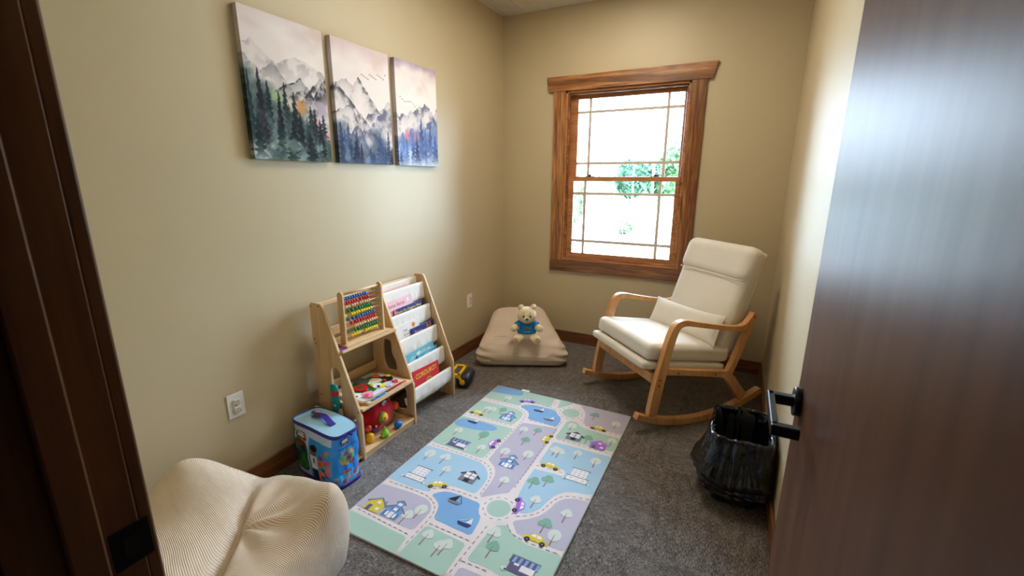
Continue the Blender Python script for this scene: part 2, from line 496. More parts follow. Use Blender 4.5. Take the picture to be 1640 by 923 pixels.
# value noise in numpy for printed artwork
def vnoise(x, y, seed=0):
    rs = np.random.RandomState(seed); T = rs.rand(64, 64)
    xi = np.floor(x).astype(int); yi = np.floor(y).astype(int)
    fx = x - xi; fy = y - yi; fx = fx * fx * (3 - 2 * fx); fy = fy * fy * (3 - 2 * fy)
    g = lambda a, b: T[a % 64, b % 64]
    return (g(xi, yi) * (1 - fx) + g(xi + 1, yi) * fx) * (1 - fy) + (g(xi, yi + 1) * (1 - fx) + g(xi + 1, yi + 1) * fx) * fy
def fbm(x, y, seed=0, o=5, g=0.5):
    s = 0; a = 1; t = 0
    for k in range(o):
        s = s + a * vnoise(x * 2 ** k + 7.3 * k, y * 2 ** k + 3.1 * k, seed + k); t += a; a *= g
    return s / t
RUG_BLOCKS=[('g',[(-483,772),(-35,733),(-19,645),(-136,645),(-215,618),(-212,562),(-466,559)]),('g',[(5,746),(107,746),(68,707),(44,666),(24,651)]),('p',[(146,733),(495,754),(487,528),(275,526),(247,551),(230,592),(222,655),(197,705)]),('l',[(-206,555),(-192,591),(-129,623),(-52,621),(24,619),(50,584),(103,534),(106,430),(-28,437),(-27,434),(-96,435),(-101,475),(-124,516),(-163,541)]),('g',[(-476,511),(-232,523),(-174,508),(-146,478),(-134,424),(-146,327),(-480,331)]),('g',[(-465,276),(-119,289),(-137,-55),(-461,-51)]),('l',[(-491,226),(-448,263),(-275,270),(-212,255),(-208,221),(-297,175),(-447,161),(-493,181)]),('l',[(-505,727),(-478,752),(-384,756),(-280,735),(-258,710),(-284,686),(-467,659),(-498,686)]),('p',[(-104,382),(123,420),(130,-224),(75,-266),(8,-330),(2,-170),(-32,-97),(-85,-61),(-111,-41)]),('g',[(142,529),(193,547),(229,510),(271,492),(483,483),(482,333),(139,316)]),('b',[(149,275),(487,283),(506,-65),(375,-88),(327,-140),(307,-218),(297,-271),(258,-320),(221,-334),(156,-245)]),('w',[(138,54),(305,56),(317,6),(137,-6)]),('p',[(496,-112),(391,-132),(349,-183),(336,-259),(300,-328),(216,-392),(283,-461),(483,-445)]),('b',[(-465,-92),(-148,-83),(-81,-112),(-30,-176),(-22,-239),(-23,-317),(-115,-315),(-187,-324),(-231,-356),(-241,-397),(-264,-418),(-467,-417)]),('p',[(-475,-464),(-231,-444),(-175,-466),(-149,-501),(-141,-528),(-144,-640),(-480,-640)]),('g',[(-463,-671),(-141,-680),(-131,-746),(-452,-726)]),('l',[(-212,-418),(-178,-374),(-126,-356),(32,-360),(52,-413),(86,-442),(97,-550),(-107,-541),(-126,-473),(-156,-440)]),('g',[(-109,-586),(103,-594),(110,-769),(-117,-749)]),('g',[(154,-451),(210,-422),(287,-486),(488,-471),(485,-576),(474,-604),(321,-671),(240,-657),(148,-662)]),('p',[(142,-702),(259,-698),(148,-771)])]
RUG_ROADS=[[(-447,540),(-212,545),(-129,490),(-107,395),(-127,-61)],[(-462,312),(-124,320)],[(-472,-72),(-148,-72),(-67,-94),(-14,-168),(3,-333)],[(-199,552),(-192,606),(-139,651),(-4,636),(39,626)],[(-19,741),(-3,653)],[(-82,423),(121,435)],[(114,510),(114,276),(127,-217)],[(210,589),(279,509),(474,515)],[(149,308),(477,307)],[(142,24),(302,30)],[(212,-362),(256,-339),(310,-288),(331,-180),(375,-120),(490,-100)],[(-465,-436),(-245,-426),(-175,-450),(-131,-492),(-120,-555),(-122,-741)],[(-245,-417),(-231,-374),(-152,-337),(25,-338)],[(-463,-650),(-134,-667)],[(-112,-573),(113,-576)],[(132,-462),(122,-763)],[(200,-413),(258,-474),(489,-467)],[(124,-676),(263,-672)]]
RUG_ROUND=[(128,633,57),(125,-349,56)]
RUG_TREES=[(-333,628,0),(-387,437,0),(-351,439,0),(-287,466,1),(277,676,1),(427,634,0),(20,339,1),(-61,314,0),(-4,216,1),(-250,153,1),(-412,123,0),(-57,62,0),(70,97,0),(-195,30,0),(189,491,0),(317,402,1),(452,439,0),(190,205,0),(217,196,0),(312,229,0),(423,206,0),(-419,-149,0),(-322,-139,0),(-258,-224,0),(55,-162,0),(192,-100,1),(251,-55,1),(255,-220,0),(419,-239,0),(356,-339,1),(417,-383,0),(-225,-579,0),(-189,-522,0),(180,-487,0),(211,-558,1),(-70,-629,0),(11,-654,0),(32,-637,0)]
RUG_CARS=[(-418,347,0,0),(343,528,0,0),(111,283,0,90),(219,47,0,0),(-222,-351,0,25),(354,-447,0,0),(-192,641,1,20),(-144,98,1,90),(194,-292,1,-75)]
RUG_ICONS=[('bh',-218,398),('bh',8,-24),('bh',-296,-589),('yh',-399,-593),('kh',242,381),('kh',-117,-221),('ph',394,359),('of',380,45),('of',-363,-319),('sh',-334,8),('sh',365,-588),('bb',-387,250),('bb',-70,569),('bg',30,496),('bk',-82,-402),('bb',35,-498)]
# ---------------------------------------------------------------- room shell
XR, YF, YB, ZC = 2.30, 0.26, 3.81, 2.87
floor = bx('floor', (-1.2, -2.2, -0.12), (3.6, YB + 0.16, -0.008), M['carpet_base']); tag(floor, kind='structure')
# carpet tiles, quarter-turned like the real ones
TS = 0.61
ct = MB().box((-TS / 2 + .0004, -TS / 2 + .0004, -.008), (TS / 2 - .0004, TS / 2 - .0004, 0)).build('carpet_tile', M['carpet'], floor)
first = True
for i in range(-2, 6):
    for j in range(-4, 7):
        cx_, cy_ = 0.28 + i * TS, 0.10 + j * TS
        if cx_ - TS / 2 < -0.35 and j > 0: continue
        if cx_ + TS / 2 > 2.70 and j > 0: continue
        if j == 6:
            pass
        o = ct if first else link_copy(ct, parent=floor)
        first = False
        o.location = (cx_, cy_, 0); o.rotation_euler = (0, 0, R(90) * ((i + j) % 2))

def struct(name, a, b, mat, bevel=0): return tag(bx(name, a, b, mat, None, bevel), kind='structure')
struct('wall_left', (-0.12, YF - 0.14, 0), (0, YB, ZC + 0.1), M['wall'])
struct('wall_right', (XR, YF - 0.14, 0), (XR + 0.12, YB, ZC + 0.1), M['wall'])
WX0, WX1, WZ0, WZ1 = 0.60, 1.595, 0.785, 2.22
wb = MB()
wb.box((-0.12, YB, -0.3), (WX0, YB + 0.15, ZC + 0.1)).box((WX1, YB, -0.3), (XR + 0.12, YB + 0.15, ZC + 0.1))
wb.box((WX0, YB, -0.3), (WX1, YB + 0.15, WZ0)).box((WX0, YB, WZ1), (WX1, YB + 0.15, ZC + 0.1))
tag(wb.build('wall_back', M['wall']), kind='structure')
wf = MB()
wf.box((-0.12, YF - 0.14, 0), (1.23, YF, ZC + 0.1)).box((2.225, YF - 0.14, 0), (XR + 0.12, YF, ZC + 0.1)).box((1.23, YF - 0.14, 2.15), (2.225, YF, ZC + 0.1))
tag(wf.build('wall_front', M['wall']), kind='structure')
# hallway behind the camera
hw = MB().box((-1.2, -2.3, 0), (3.6, -2.2, ZC)).box((-1.3, -2.2, 0), (-1.2, 0.12, ZC)).box((3.6, -2.2, 0), (3.7, 0.12, ZC))
hw.box((-1.2, 0.10, 0), (-0.12, 0.12, ZC)).box((XR + 0.12, 0.10, 0), (3.6, 0.12, ZC))
tag(hw.build('wall_hall', M['hall']), kind='structure')
tag(bx('ceiling_hall', (-1.3, -2.3, ZC), (3.7, 0.12, ZC + 0.1), M['ceil']), kind='structure')
# ceiling: slab, tiles and T-bars
ceil = struct('ceiling', (-0.12, YF - 0.14, ZC + 0.03), (XR + 0.12, YB, ZC + 0.12), M['ceil'])
gx = [0.0, 0.195, 0.805, 1.415, 2.025, XR]
gy = [YF, 0.76, 1.98, 3.20, YB]
LIGHT_CELL = (2, 2)
for i in range(5):
    for j in range(4):
        if (i, j) == LIGHT_CELL: continue
        MB().box((gx[i] + .008, gy[j] + .008, ZC + 0.004), (gx[i + 1] - .008, gy[j + 1] - .008, ZC + 0.02)).build('ceiling_tile', M['ceil'], ceil, 0.002)
for x in gx[1:-1]: bx('ceiling_bar', (x - .012, YF, ZC - .002), (x + .012, YB, ZC + .006), M['tbar'], ceil)
for y in gy[1:-1]: bx('ceiling_bar', (0, y - .012, ZC - .0015), (XR, y + .012, ZC + .0065), M['tbar'], ceil)
am = MB()
am.box((0, YF, ZC - .003), (.022, YB, ZC + .004)).box((XR - .022, YF, ZC - .003), (XR, YB, ZC + .004)).box((0, YB - .022, ZC - .003), (XR, YB, ZC + .004)).box((0, YF, ZC - .003), (XR, YF + .022, ZC + .004))
am.build('wall_angle', M['tbar'], ceil)
# baseboards with a rounded top
def base(name, a, b, mat): return tag(bx(name, a, b, mat, None, 0.004), kind='structure')
base('baseboard_left', (0, YF, 0), (0.014, YB, 0.105), M['base_y'])
base('baseboard_back', (0.014, YB - 0.014, 0), (XR - 0.014, YB, 0.105), M['base_x'])
base('baseboard_right', (XR - 0.014, 0.5, 0), (XR, YB, 0.105), M['base_y'])
base('baseboard_front', (0.014, YF, 0), (1.15, YF + 0.014, 0.105), M['base_x'])

# ceiling light (above the frame)
cl = empty('ceiling_light', ((gx[2] + gx[3]) / 2, (gy[2] + gy[3]) / 2, ZC), 0, 'recessed rectangular ceiling light panel overhead', 'light')
hx, hy = (gx[3] - gx[2]) / 2 - .01, (gy[3] - gy[2]) / 2 - .01
fr = MB().box((-hx, -hy, 0), (hx, -hy + .03, .03)).box((-hx, hy - .03, 0), (hx, hy, .03)).box((-hx, -hy, 0), (-hx + .03, hy, .03)).box((hx - .03, -hy, 0), (hx, hy, .03))
fr.build('frame', M['tbar'], cl)
MB().box((-hx + .03, -hy + .03, .012), (hx - .03, hy - .03, .018)).build('diffuser', emit('light_diffuser', (1.0, 0.89, 0.74, 1), CEIL_LIGHT), cl)
hl = empty('ceiling_light', (0.9, -1.2, ZC), 0, 'recessed ceiling light panel out in the hallway', 'light')
MB().box((-.6, -.3, -.004), (.6, -.28, .0)).box((-.6, .28, -.004), (.6, .3, .0)).box((-.6, -.28, -.004), (-.58, .28, .0)).box((.58, -.28, -.004), (.6, .28, .0)).build('frame', M['tbar'], hl)
MB().box((-.58, -.28, -.003), (.58, .28, -.001)).build('diffuser', emit('hall_diffuser', srgb(255, 226, 190), HALL_LIGHT), hl)

# ---------------------------------------------------------------- window
win = empty('window_1', (0, 0, 0)); tag(win, kind='structure')
MB().prism([(0.455, 2.22), (1.735, 2.22), (1.765, 2.335), (0.43, 2.335)], YB - 0.026, YB, 'y').build('header_casing', M['alder_x'], win, 0.002)
bx('side_casing', (0.495, YB - 0.02, 0.785), (0.602, YB, 2.22), M['alder_z'], win, 0.002)
bx('side_casing', (1.593, YB - 0.02, 0.785), (1.70, YB, 2.22), M['alder_z'], win, 0.002)
bx('bottom_casing', (0.493, YB - 0.021, 0.682), (1.702, YB, 0.785), M['alder_x'], win, 0.002)
# jamb extension lining the hole
t_ = 0.018
jm = MB().box((WX0, YB - .004, WZ0), (WX0 + t_, YB + .15, WZ1)).box((WX1 - t_, YB - .004, WZ0), (WX1, YB + .15, WZ1))
jm.box((WX0, YB - .004, WZ1 - t_), (WX1, YB + .15, WZ1)).box((WX0, YB - .006, WZ0), (WX1, YB + .15, WZ0 + t_))
jm.build('window_lining', M['sash'], win, 0.0015)
st = MB().box((WX0 + t_, YB + .012, WZ0 + t_), (WX0 + t_ + .012, YB + .03, WZ1 - t_)).box((WX1 - t_ - .012, YB + .012, WZ0 + t_), (WX1 - t_, YB + .03, WZ1 - t_))
st.box((WX0 + t_, YB + .012, WZ1 - t_ - .014), (WX1 - t_, YB + .03, WZ1 - t_)).box((WX0 + t_, YB + .008, WZ0 + t_), (WX1 - t_, YB + .03, WZ0 + t_ + .016))
st.build('window_stop', M['alder_x'], win, 0.003)
def sash(x0, x1, z0, z1, gx0, gx1, gz0, gz1, y, nm):
    s_ = empty('sash', (0, 0, 0)); s_.parent = win
    f = MB().box((x0, y, z0), (gx0, y + .032, z1)).box((gx1, y, z0), (x1, y + .032, z1)).box((gx0, y, z0), (gx1, y + .032, gz0)).box((gx0, y, gz1), (gx1, y + .032, z1))
    f.build('sash_frame', M['sash'], s_, 0.003)
    bx('pane', (gx0 - .004, y + .016, gz0 - .004), (gx1 + .004, y + .0185, gz1 + .004), M['glass'], s_)
    w = .0115
    for x in (gx0 + .105, gx1 - .115): bx('grille_bar', (x - w, y + .003, gz0), (x + w, y + .0155, gz1), M['grille'], s_, .0015)
    for z in (gz0 + .11, gz1 - .105): bx('grille_bar', (gx0, y + .004, z - w), (gx1, y + .0150, z + w), M['grille'], s_, .0015)
    return s_
sash(WX0 + t_, WX1 - t_, 1.485, WZ1 - t_ - .002, .688, 1.541, 1.525, 2.160, YB + .072, 'upper')
sash(WX0 + t_, WX1 - t_, WZ0 + t_, 1.522, .680, 1.532, .853, 1.484, YB + .034, 'lower')
for x in (0.82, 1.37):
    lk = empty('sash_lock', (x, YB + .05, 1.522)); lk.parent = win
    MB().box((-.035, -.012, 0), (.035, .012, .006)).build('lock_plate', M['black'], lk, .002)
    MB().lathe([(.011, 0), (.012, .006), (.008, .014), (.004, .016)], 14, c=(0, 0, .004)).tube([(-.002, 0, .014), (.03, -.006, .016), (.042, -.01, .014)], .0045, 8).build('lock_lever', M['black'], lk)

# ---------------------------------------------------------------- doorway and door
tr = empty('trim_1', (0, 0, 0)); tag(tr, kind='structure')
bx('jamb_board', (1.23, 0.12, 0), (1.25, YF, 2.15), M['jamb'], tr, 0.0015)
bx('jamb_board', (2.205, 0.12, 0), (2.225, YF, 2.15), M['jamb'], tr, 0.0015)
bx('head_jamb', (1.25, 0.12, 2.13), (2.205, YF, 2.15), M['jamb'], tr, 0.0015)
bx('door_stop', (1.25, 0.174, 0), (1.262, 0.214, 2.13), M['jamb'], tr, 0.003)
bx('door_stop', (2.193, 0.174, 0), (2.205, 0.214, 2.13), M['jamb'], tr, 0.003)
bx('door_stop', (1.262, 0.174, 2.118), (2.193, 0.214, 2.13), M['jamb'], tr, 0.003)
bx('casing', (1.155, YF, 0), (1.245, YF + .021, 2.22), M['jamb'], tr, 0.004)
bx('casing', (1.155, 0.099, 0), (1.245, 0.12, 2.22), M['jamb'], tr, 0.004)
bx('head_casing', (1.155, YF, 2.155), (2.29, YF + .021, 2.24), M['jamb'], tr, 0.004)
sp = MB().box((1.2495, .221, .918), (1.2515, .272, .985)).build('strike_plate', M['black'], tr, .003)
MB().box((1.2512, .236, .935), (1.2522, .256, .968)).build('strike_hole', plain('strike_recess', srgb(14, 12, 12), .8), sp)
dr = empty('door_1', (2.2, 0.275, 0)); tag(dr, kind='structure')
DL = 0.925
MB().box((0, 0, .012), (.044, DL, 2.12)).build('door_slab', M['door'], dr, .0015)
HY, HZ = 0.868, 1.0
hd = empty('door_handle', (0, HY, HZ)); hd.parent = dr
MB().lathe([(.0335, 0), (.034, .006), (.034, .012), (.0325, .0145), (.02, .015)], 36, mat=Matrix.Rotation(R(-90), 4, 'Y')).build('rose', M['black'], hd)
lv = MB()
lv.box((-.066, -.010, -.012), (-.012, .011, .012)).box((-.068, -.160, -.012), (-.054, .011, .012)).box((-.068, -.168, -.012), (-.016, -.148, .012))
lv.build('lever', M['black'], hd, .0025)
MB().box((.01, -.0015 + DL - .0, -.05)if False else (-.0, DL - HY - .0005, -.028), (.03, DL - HY + .0015, .028)).build('latch_plate', M['black'], hd)
for z in (0.25, 1.05, 1.9):
    MB().tube([(-.004, -.006, z - .045), (-.004, -.006, z + .045)], .006, 10).build('hinge', M['black'], dr)

# ---------------------------------------------------------------- outlets
def outlet(y, z, label):
    e = empty('wall_outlet', (0, y, z), 0, label, 'outlet')
    MB().box((0, -.0395, -.0605), (.0055, .0395, .0605)).build('cover_plate', M['white_pl'], e, .003)
    for s in (-1, 1):
        c = MB().rbox((.006, .017, .0145), .0055, 5, mat=Matrix.Translation((.0105, .002, s * .0195))).build('safety_cap', M['cap_pl'], e)
        MB().tube([(.0168, .002 + .006 * math.cos(a), s * .0195 + .007 * math.sin(a)) for a in [R(q) for q in range(-40, 221, 26)]], .0008, 5).build('cap_ring', M['slot'], c)
    MB().lathe([(.003, 0), (.0025, .001)], 10, mat=Matrix.Translation((.0056, 0, 0)) @ Matrix.Rotation(R(90), 4, 'Y')).build('screw', M['slot'], e)
    return e
outlet(1.1155, 0.4575, 'white wall outlet with clear caps on the left wall above the corduroy bean bag')
outlet(3.171, 0.470, 'white wall outlet on the left wall near the corner cushion, beyond the bookrack')

# ---------------------------------------------------------------- canvas prints
def mix(a, b, t):
    t = t[..., None] if hasattr(t, 'shape') and t.ndim == 2 else t
    return a * (1 - t) + b * t
def art(panel):
    W_ = 3.0
    def f(U, V):
        # U across 0..1 in panel, V up 0..1
        X = U + panel; A = 1.45
        P_ = np.stack([np.full(U.shape, .925), np.full(U.shape, .885), np.full(U.shape, .875)], -1)
        n = fbm(X * 2.2, V * 2.2 * A, 3)
        P_ = mix(P_, np.array([.80, .70, .71]), smoothstep(.80, 1.02, V + .3 * (n - .5)) * .75)
        P_ = mix(P_, np.array([.86, .77, .72]), smoothstep(.55, .75, n) * smoothstep(.66, .8, V) * .45)
        P_ = mix(P_, np.array([.97, .95, .945]), smoothstep(.5, .7, fbm(X * 1.3 + 4, V * 3, 9)) * .5)
        # mountain ridges: (height fn, darkness, fade)
        def ridge(h, col, fade, dens, seed, rough=.02):
            nonlocal P_
            hh = h + rough * (fbm(X * 16, X * 0 + seed, seed, 4) - .5) * 2
            d = hh - V
            edge = smoothstep(0, .006, d)
            streak = fbm(X * 9 + V * 7, V * 16 - X * 6, seed + 5, 4)
            body = edge * np.exp(-np.clip(d, 0, 9) / fade) * (0.35 + 1.3 * smoothstep(.42, .68, streak)) * dens
            P_ = mix(P_, np.array(col), np.clip(body, 0, .95))
        def pk(x0, h0, l, r): return h0 - np.where(X < x0, (x0 - X) * l, (X - x0) * r)
        if panel == 0:
            ridge(np.maximum(pk(.10, .80, .25, .5), pk(.62, .76, .35, .22)), (.62, .60, .62), .10, .5, 11)
            ridge(np.maximum(pk(.32, .69, .6, .8), pk(.02, .70, .5, .6)), (.56, .55, .57), .09, .55, 12)
            ridge(np.maximum(pk(.66, .615, .35, .85), pk(1.0, .66, .9, .3)), (.22, .21, .23), .12, 1.1, 13)
            ridge(pk(.93, .655, .7, 1.3), (.25, .24, .26), .05, 1.0, 14)
        elif panel == 1:
            ridge(np.maximum(pk(1.42, .735, .8, .75), pk(1.2, .70, .3, .4)), (.40, .39, .41), .06, .9, 15)
            ridge(pk(1.04, .66, .9, .62), (.32, .31, .34), .05, 1.0, 16)
            ridge(pk(1.26, .50, .3, 1.3), (.40, .39, .42), .07, .9, 17)
            ridge(np.maximum(pk(1.95, .60, .75, .2), pk(1.7, .5, .5, .3)), (.40, .39, .45), .07, .8, 18, .04)
            ridge(np.maximum(pk(1.9, .50, .55, .3), pk(1.55, .33, .3, .4)), (.42, .42, .52), .16, .8, 19, .05)
        else:
            ridge(np.maximum(pk(2.7, .66, .35, .7), pk(2.1, .5, .3, .4)), (.42, .42, .50), .08, .9, 20, .06)
            ridge(np.maximum(pk(3.0, .60, .55, .3), pk(2.35, .36, .2, .3)), (.36, .42, .58), .12, .9, 21, .05)
        if panel == 2: P_ = mix(P_, np.array([.62, .55, .66]), smoothstep(.9, 1.02, V + .25 * (n - .5)) * .8)
        # forest mass
        pal = [((.20, .29, .29), (.12, .14, .18), (.36, .45, .40)), ((.27, .33, .44), (.38, .47, .62), (.30, .36, .42)), ((.38, .47, .67), (.36, .44, .64), (.46, .54, .72))][panel]
        fh = [np.clip(.60 - .42 * (U) + .0, .2, .7), np.maximum(.34 - .5 * U, .10 + .16 * np.exp(-((U - .72) / .2) ** 2)), .26 + .18 * U][panel]
        nf = fbm(X * 7, V * 7 * A, 31)
        m_ = smoothstep(-.10, .08, fh - V + .22 * (nf - .5))
        c0 = mix(np.array(pal[0]), np.array(pal[2]), smoothstep(.42, .62, fbm(X * 5, V * 8, 41)))
        wash = [.80, .85, .9][panel]
        P_ = P_ * (1 - (m_ * wash)[..., None]) + c0 * (m_ * wash)[..., None]
        if panel == 0:
            for (a, b, r_, c) in ((.62, .40, .10, (.80, .58, .34)), (.50, .42, .09, (.86, .80, .70)), (.78, .30, .08, (.74, .50, .46)), (.34, .45, .08, (.66, .74, .56)), (.30, .20, .12, (.44, .52, .54)), (.1, .06, .16, (.80, .86, .86)), (.62, .06, .14, (.55, .66, .66)), (.95, .22, .1, (.80, .66, .66)), (.9, .4, .12, (.72, .66, .74))):
                d = np.sqrt((U - a) ** 2 + ((V - b) * A) ** 2) / r_ + 1.2 * (fbm(X * 14, V * 20, 51) - .5)
                P_ = mix(P_, np.array(c), smoothstep(1.1, .3, d) * .85)
        if panel == 2:
            for (a, b) in ((.22, .30), (.42, .29)):
                d = np.sqrt(((U - a) / .09) ** 2 + ((V - b) / .07) ** 2) + 1.5 * (fbm(X * 20, V * 20, 52) - .5)
                P_ = mix(P_, np.array((.84, .50, .54)), smoothstep(1.1, .4, d) * .8)
            P_ = mix(P_, np.array((.88, .92, .93)), smoothstep(.12, -.02, V - .12 * np.sin(U * 6) ** 2) * .8)
        # trees
        rs = random.Random(5 + panel)
        T = [[(.13, .62, .36, .075), (.02, .6, .5, .06), (.24, .55, .3, .07), (.44, .56, .26, .055), (.36, .49, .34, .07), (.53, .50, .30, .08), (.60, .36, .3, .09), (.74, .42, .22, .08), (.8, .41, .25, .07), (.93, .37, .22, .08), (.72, .22, .26, .13), (.32, .29, .26, .09), (.45, .2, .25, .12), (.9, .2, .2, .08), (.86, .33, .2, .06), (.15, .4, .3, .1), (.08, .3, .3, .1), (.5, .3, .26, .1)],
             [(.05, .34, .36, .09), (.18, .335, .34, .12), (.31, .29, .3, .11), (.4, .17, .2, .05), (.12, .28, .3, .1), (.74, .28, .3, .13), (.92, .31, .3, .07), (.55, .14, .16, .1), (.62, .1, .12, .1), (.3, .2, .22, .12), (.84, .16, .2, .1), (.98, .16, .2, .1)],
             [(.56, .49, .4, .12), (.8, .44, .4, .13), (.35, .33, .3, .09), (.2, .27, .26, .08), (.66, .38, .34, .12), (.92, .33, .3, .12), (.06, .2, .2, .07), (.45, .32, .3, .1)]][panel]
        tc = [(.10, .13, .15), (.20, .25, .36), (.32, .40, .60)][panel]
        wx = (fbm(X * 26, V * 34, 71, 3) - .5); wz = (fbm(X * 30 + 9, V * 30, 72, 3) - .5); wb = (fbm(X * 8, V * 8, 73, 3) - .5)
        def paint_tree(a, top, h, w, c, k_, soft=.5):
            nonlocal P_
            t = (top - V + .012 * wz) / h
            tooth = .5 + .5 * np.sin(t * (30 + 20 * rs.random()) + 6 * wx + rs.random() * 6 + np.sign(U - a) * 1.2)
            half = w * np.clip(t, 0, 1) ** .75 * (.28 + .42 * tooth) * (.75 + 1.3 * (wb + .5) * .5)
            d = np.abs(U - a + .035 * wx * np.clip(t, 0, 1)) - half - .003
            k = smoothstep(.006, -.005, d) * (t > 0) * smoothstep(1.2, soft, t)
            c = c * (1 + .5 * wb[..., None] * 2)
            kk = np.clip(k * k_ * (.75 + .8 * (wx + .5) * .5), 0, 1)[..., None]
            P_ = P_ * (1 - kk) + np.clip(c, 0, 1) * kk
        for q in range([26, 16, 14][panel]):
            a_ = rs.random(); lim = [.60 - .36 * a_, max(.36 - .6 * a_, .2 * math.exp(-((a_ - .75) / .2) ** 2) + .06), .26 + .16 * a_][panel]
            paint_tree(a_, lim * rs.uniform(.45, .98), rs.uniform(.12, .24), rs.uniform(.05, .11), np.array(tc) * rs.uniform(1.1, 1.9) + np.array((0, .03, .02)) * (panel == 0), .55, .3)
        for (a, top, h, w) in T:
            a += rs.uniform(-.01, .01)
            c = np.array(tc) * rs.uniform(.7, 1.25)
            if panel == 0: c = c + np.array([(.0, .07, .06), (.06, .0, .05)][rs.random() > .5]) * rs.random()
            paint_tree(a, top, h, w * 1.15, c, rs.uniform(.8, 1.0), .6)
        # pale wet-in-wet blooms over the lower forest
        bl = smoothstep(.60, .74, fbm(X * 6 + 3, V * 9, 74, 4)) * smoothstep([.5, .3, .3][panel], .05, V) * .45
        P_ = mix(P_, np.array([(.72, .80, .78), (.62, .72, .80), (.80, .86, .90)][panel]), bl)
        # flock of birds
        if panel > 0:
            for q in range(13):
                bxx = (.48 + q * .037) if panel == 1 else (.10 + q * .042)
                bzz = (.765 - .012 * (q % 4) + .004 * q) if panel == 1 else (.66 - .018 * math.sin(q * .8) - .008 * q)
                k = smoothstep(.006, .002, np.abs(V - bzz + .5 * np.abs(U - bxx))) * (np.abs(U - bxx) < .013)
                P_ = mix(P_, np.array((.35, .34, .36)), k * .8)
        return P_[..., 0], P_[..., 1], P_[..., 2]
    return f
lab = ['watercolour mountain canvas with dark green pines and orange foliage, nearest the doorway', 'middle watercolour canvas of misty mountains above dark blue pines and a flock of birds', 'watercolour canvas with blue pines and a mauve sky, nearest the window corner']
cedge = plain('canvas_edge', srgb(110, 106, 104), 0.8)
for k, (y0, y1) in enumerate(((1.350, 1.787), (1.840, 2.270), (2.325, 2.747))):
    z0, z1 = 1.585, 2.222
    e = empty('canvas_print', (0, (y0 + y1) / 2, z0), 0, lab[k], 'wall art', 'mountain canvases on the left wall')
    hw_ = (y1 - y0) / 2; hh = z1 - z0
    af = art(k)
    MB().box((.002, -hw_ + .003, .003), (.026, hw_ - .003, hh - .003)).build('stretcher', cedge, e)
    gridobj('printed_front', 190, 270, lambda U, V: (U * 0 + .030, (U - .5) * 2 * hw_, V * hh), af, M['paint'], e, False)
    # wrapped sides carry the edge colours of the print
    gridobj('wrapped_edge', 3, 200, lambda U, V: (.030 * U + .001, U * 0 - hw_, V * hh), lambda U, V: tuple(c * .9 for c in af(U * .02, V)), M['paint'], e, False)
    gridobj('wrapped_edge', 3, 200, lambda U, V: (.030 - .029 * U, U * 0 + hw_, V * hh), lambda U, V: tuple(c * .9 for c in af(1 - U * .02, V)), M['paint'], e, False)
    gridobj('wrapped_edge', 120, 3, lambda U, V: (.030 - .029 * V, (U - .5) * 2 * hw_, V * 0 + hh), lambda U, V: tuple(c * .9 for c in af(U, 1 - V * .02)), M['paint'], e, False)
    gridobj('wrapped_edge', 120, 3, lambda U, V: (.001 + .029 * V, (U - .5) * 2 * hw_, V * 0), lambda U, V: tuple(c * .9 for c in af(U, V * .02)), M['paint'], e, False)

# ---------------------------------------------------------------- play rug
rug = empty('play_rug', (1.0485, 1.905, 0), 0, 'pastel play rug printed with a town of roads, houses and cars, on the carpet', 'rug')
HX, HY_ = .4925, .775
m_rug = fabric('rug_pile', srgb(226, 214, 212), 600, 0.4, 0.03)
MB().rbox((HX, HY_, .004), .0038, 24, lambda p, u: (p.x, p.y, p.z + .004)).build('rug_body', m_rug, rug)
bnd = MB()
for a, b in (((-HX + .004, -HY_ + .004), (HX - .004, -HY_ + .004)), ((HX - .004, -HY_ + .004), (HX - .004, HY_ - .004)), ((HX - .004, HY_ - .004), (-HX + .004, HY_ - .004)), ((-HX + .004, HY_ - .004), (-HX + .004, -HY_ + .004))):
    bnd.tube([(a[0], a[1], .005), (b[0], b[1], .005)], .0042, 8)
bnd.build('bound_edge', colr('rug_binding', (176, 188, 180), 0.8, 'fab'), rug)
RC = {'g': (170, 198, 182), 'p': (186, 180, 196), 'b': (164, 196, 216), 'l': (124, 168, 212), 'w': (228, 216, 214), 'W': (208, 213, 206), 'T': (126, 170, 148), 't': (150, 112, 116), 'd': (132, 104, 112), 'y': (212, 188, 52), 'u': (164, 104, 200), 'k': (28, 28, 34), 'n': (44, 52, 116), 'G': (120, 118, 134), 'B': (104, 150, 200), 'v': (172, 128, 192), 'f': (232, 226, 226), 'q': (96, 90, 124), 'a': (130, 166, 216)}
RK = list(RC)
rmats = [fabric('rug_print_' + k, srgb(*RC[k]), 600, 0.4, 0.03) for k in RK]
pr = MB(); Zr = [.0083]
def rp(c, pts, lvl=None):
    Zr[0] += .000003
    z = Zr[0] if lvl is None else lvl
    n = len(pts)
    ar = sum(pts[i][0] * pts[(i + 1) % n][1] - pts[(i + 1) % n][0] * pts[i][1] for i in range(n))
    if ar < 0: pts = pts[::-1]
    # clip to the rug
    pts = [(max(-HX + .006, min(HX - .006, x)), max(-HY_ + .006, min(HY_ - .006, y))) for x, y in pts]
    pr.add([(x, y, z) for x, y in pts], [tuple(range(n))], RK.index(c))
def circ(x, y, r, n=20, ry=None, rot=0):
    ry = ry or r
    o = []
    for k in range(n):
        a = 2 * math.pi * k / n; p, q = r * math.cos(a), ry * math.sin(a)
        o.append((x + p * math.cos(rot) - q * math.sin(rot), y + p * math.sin(rot) + q * math.cos(rot)))
    return o
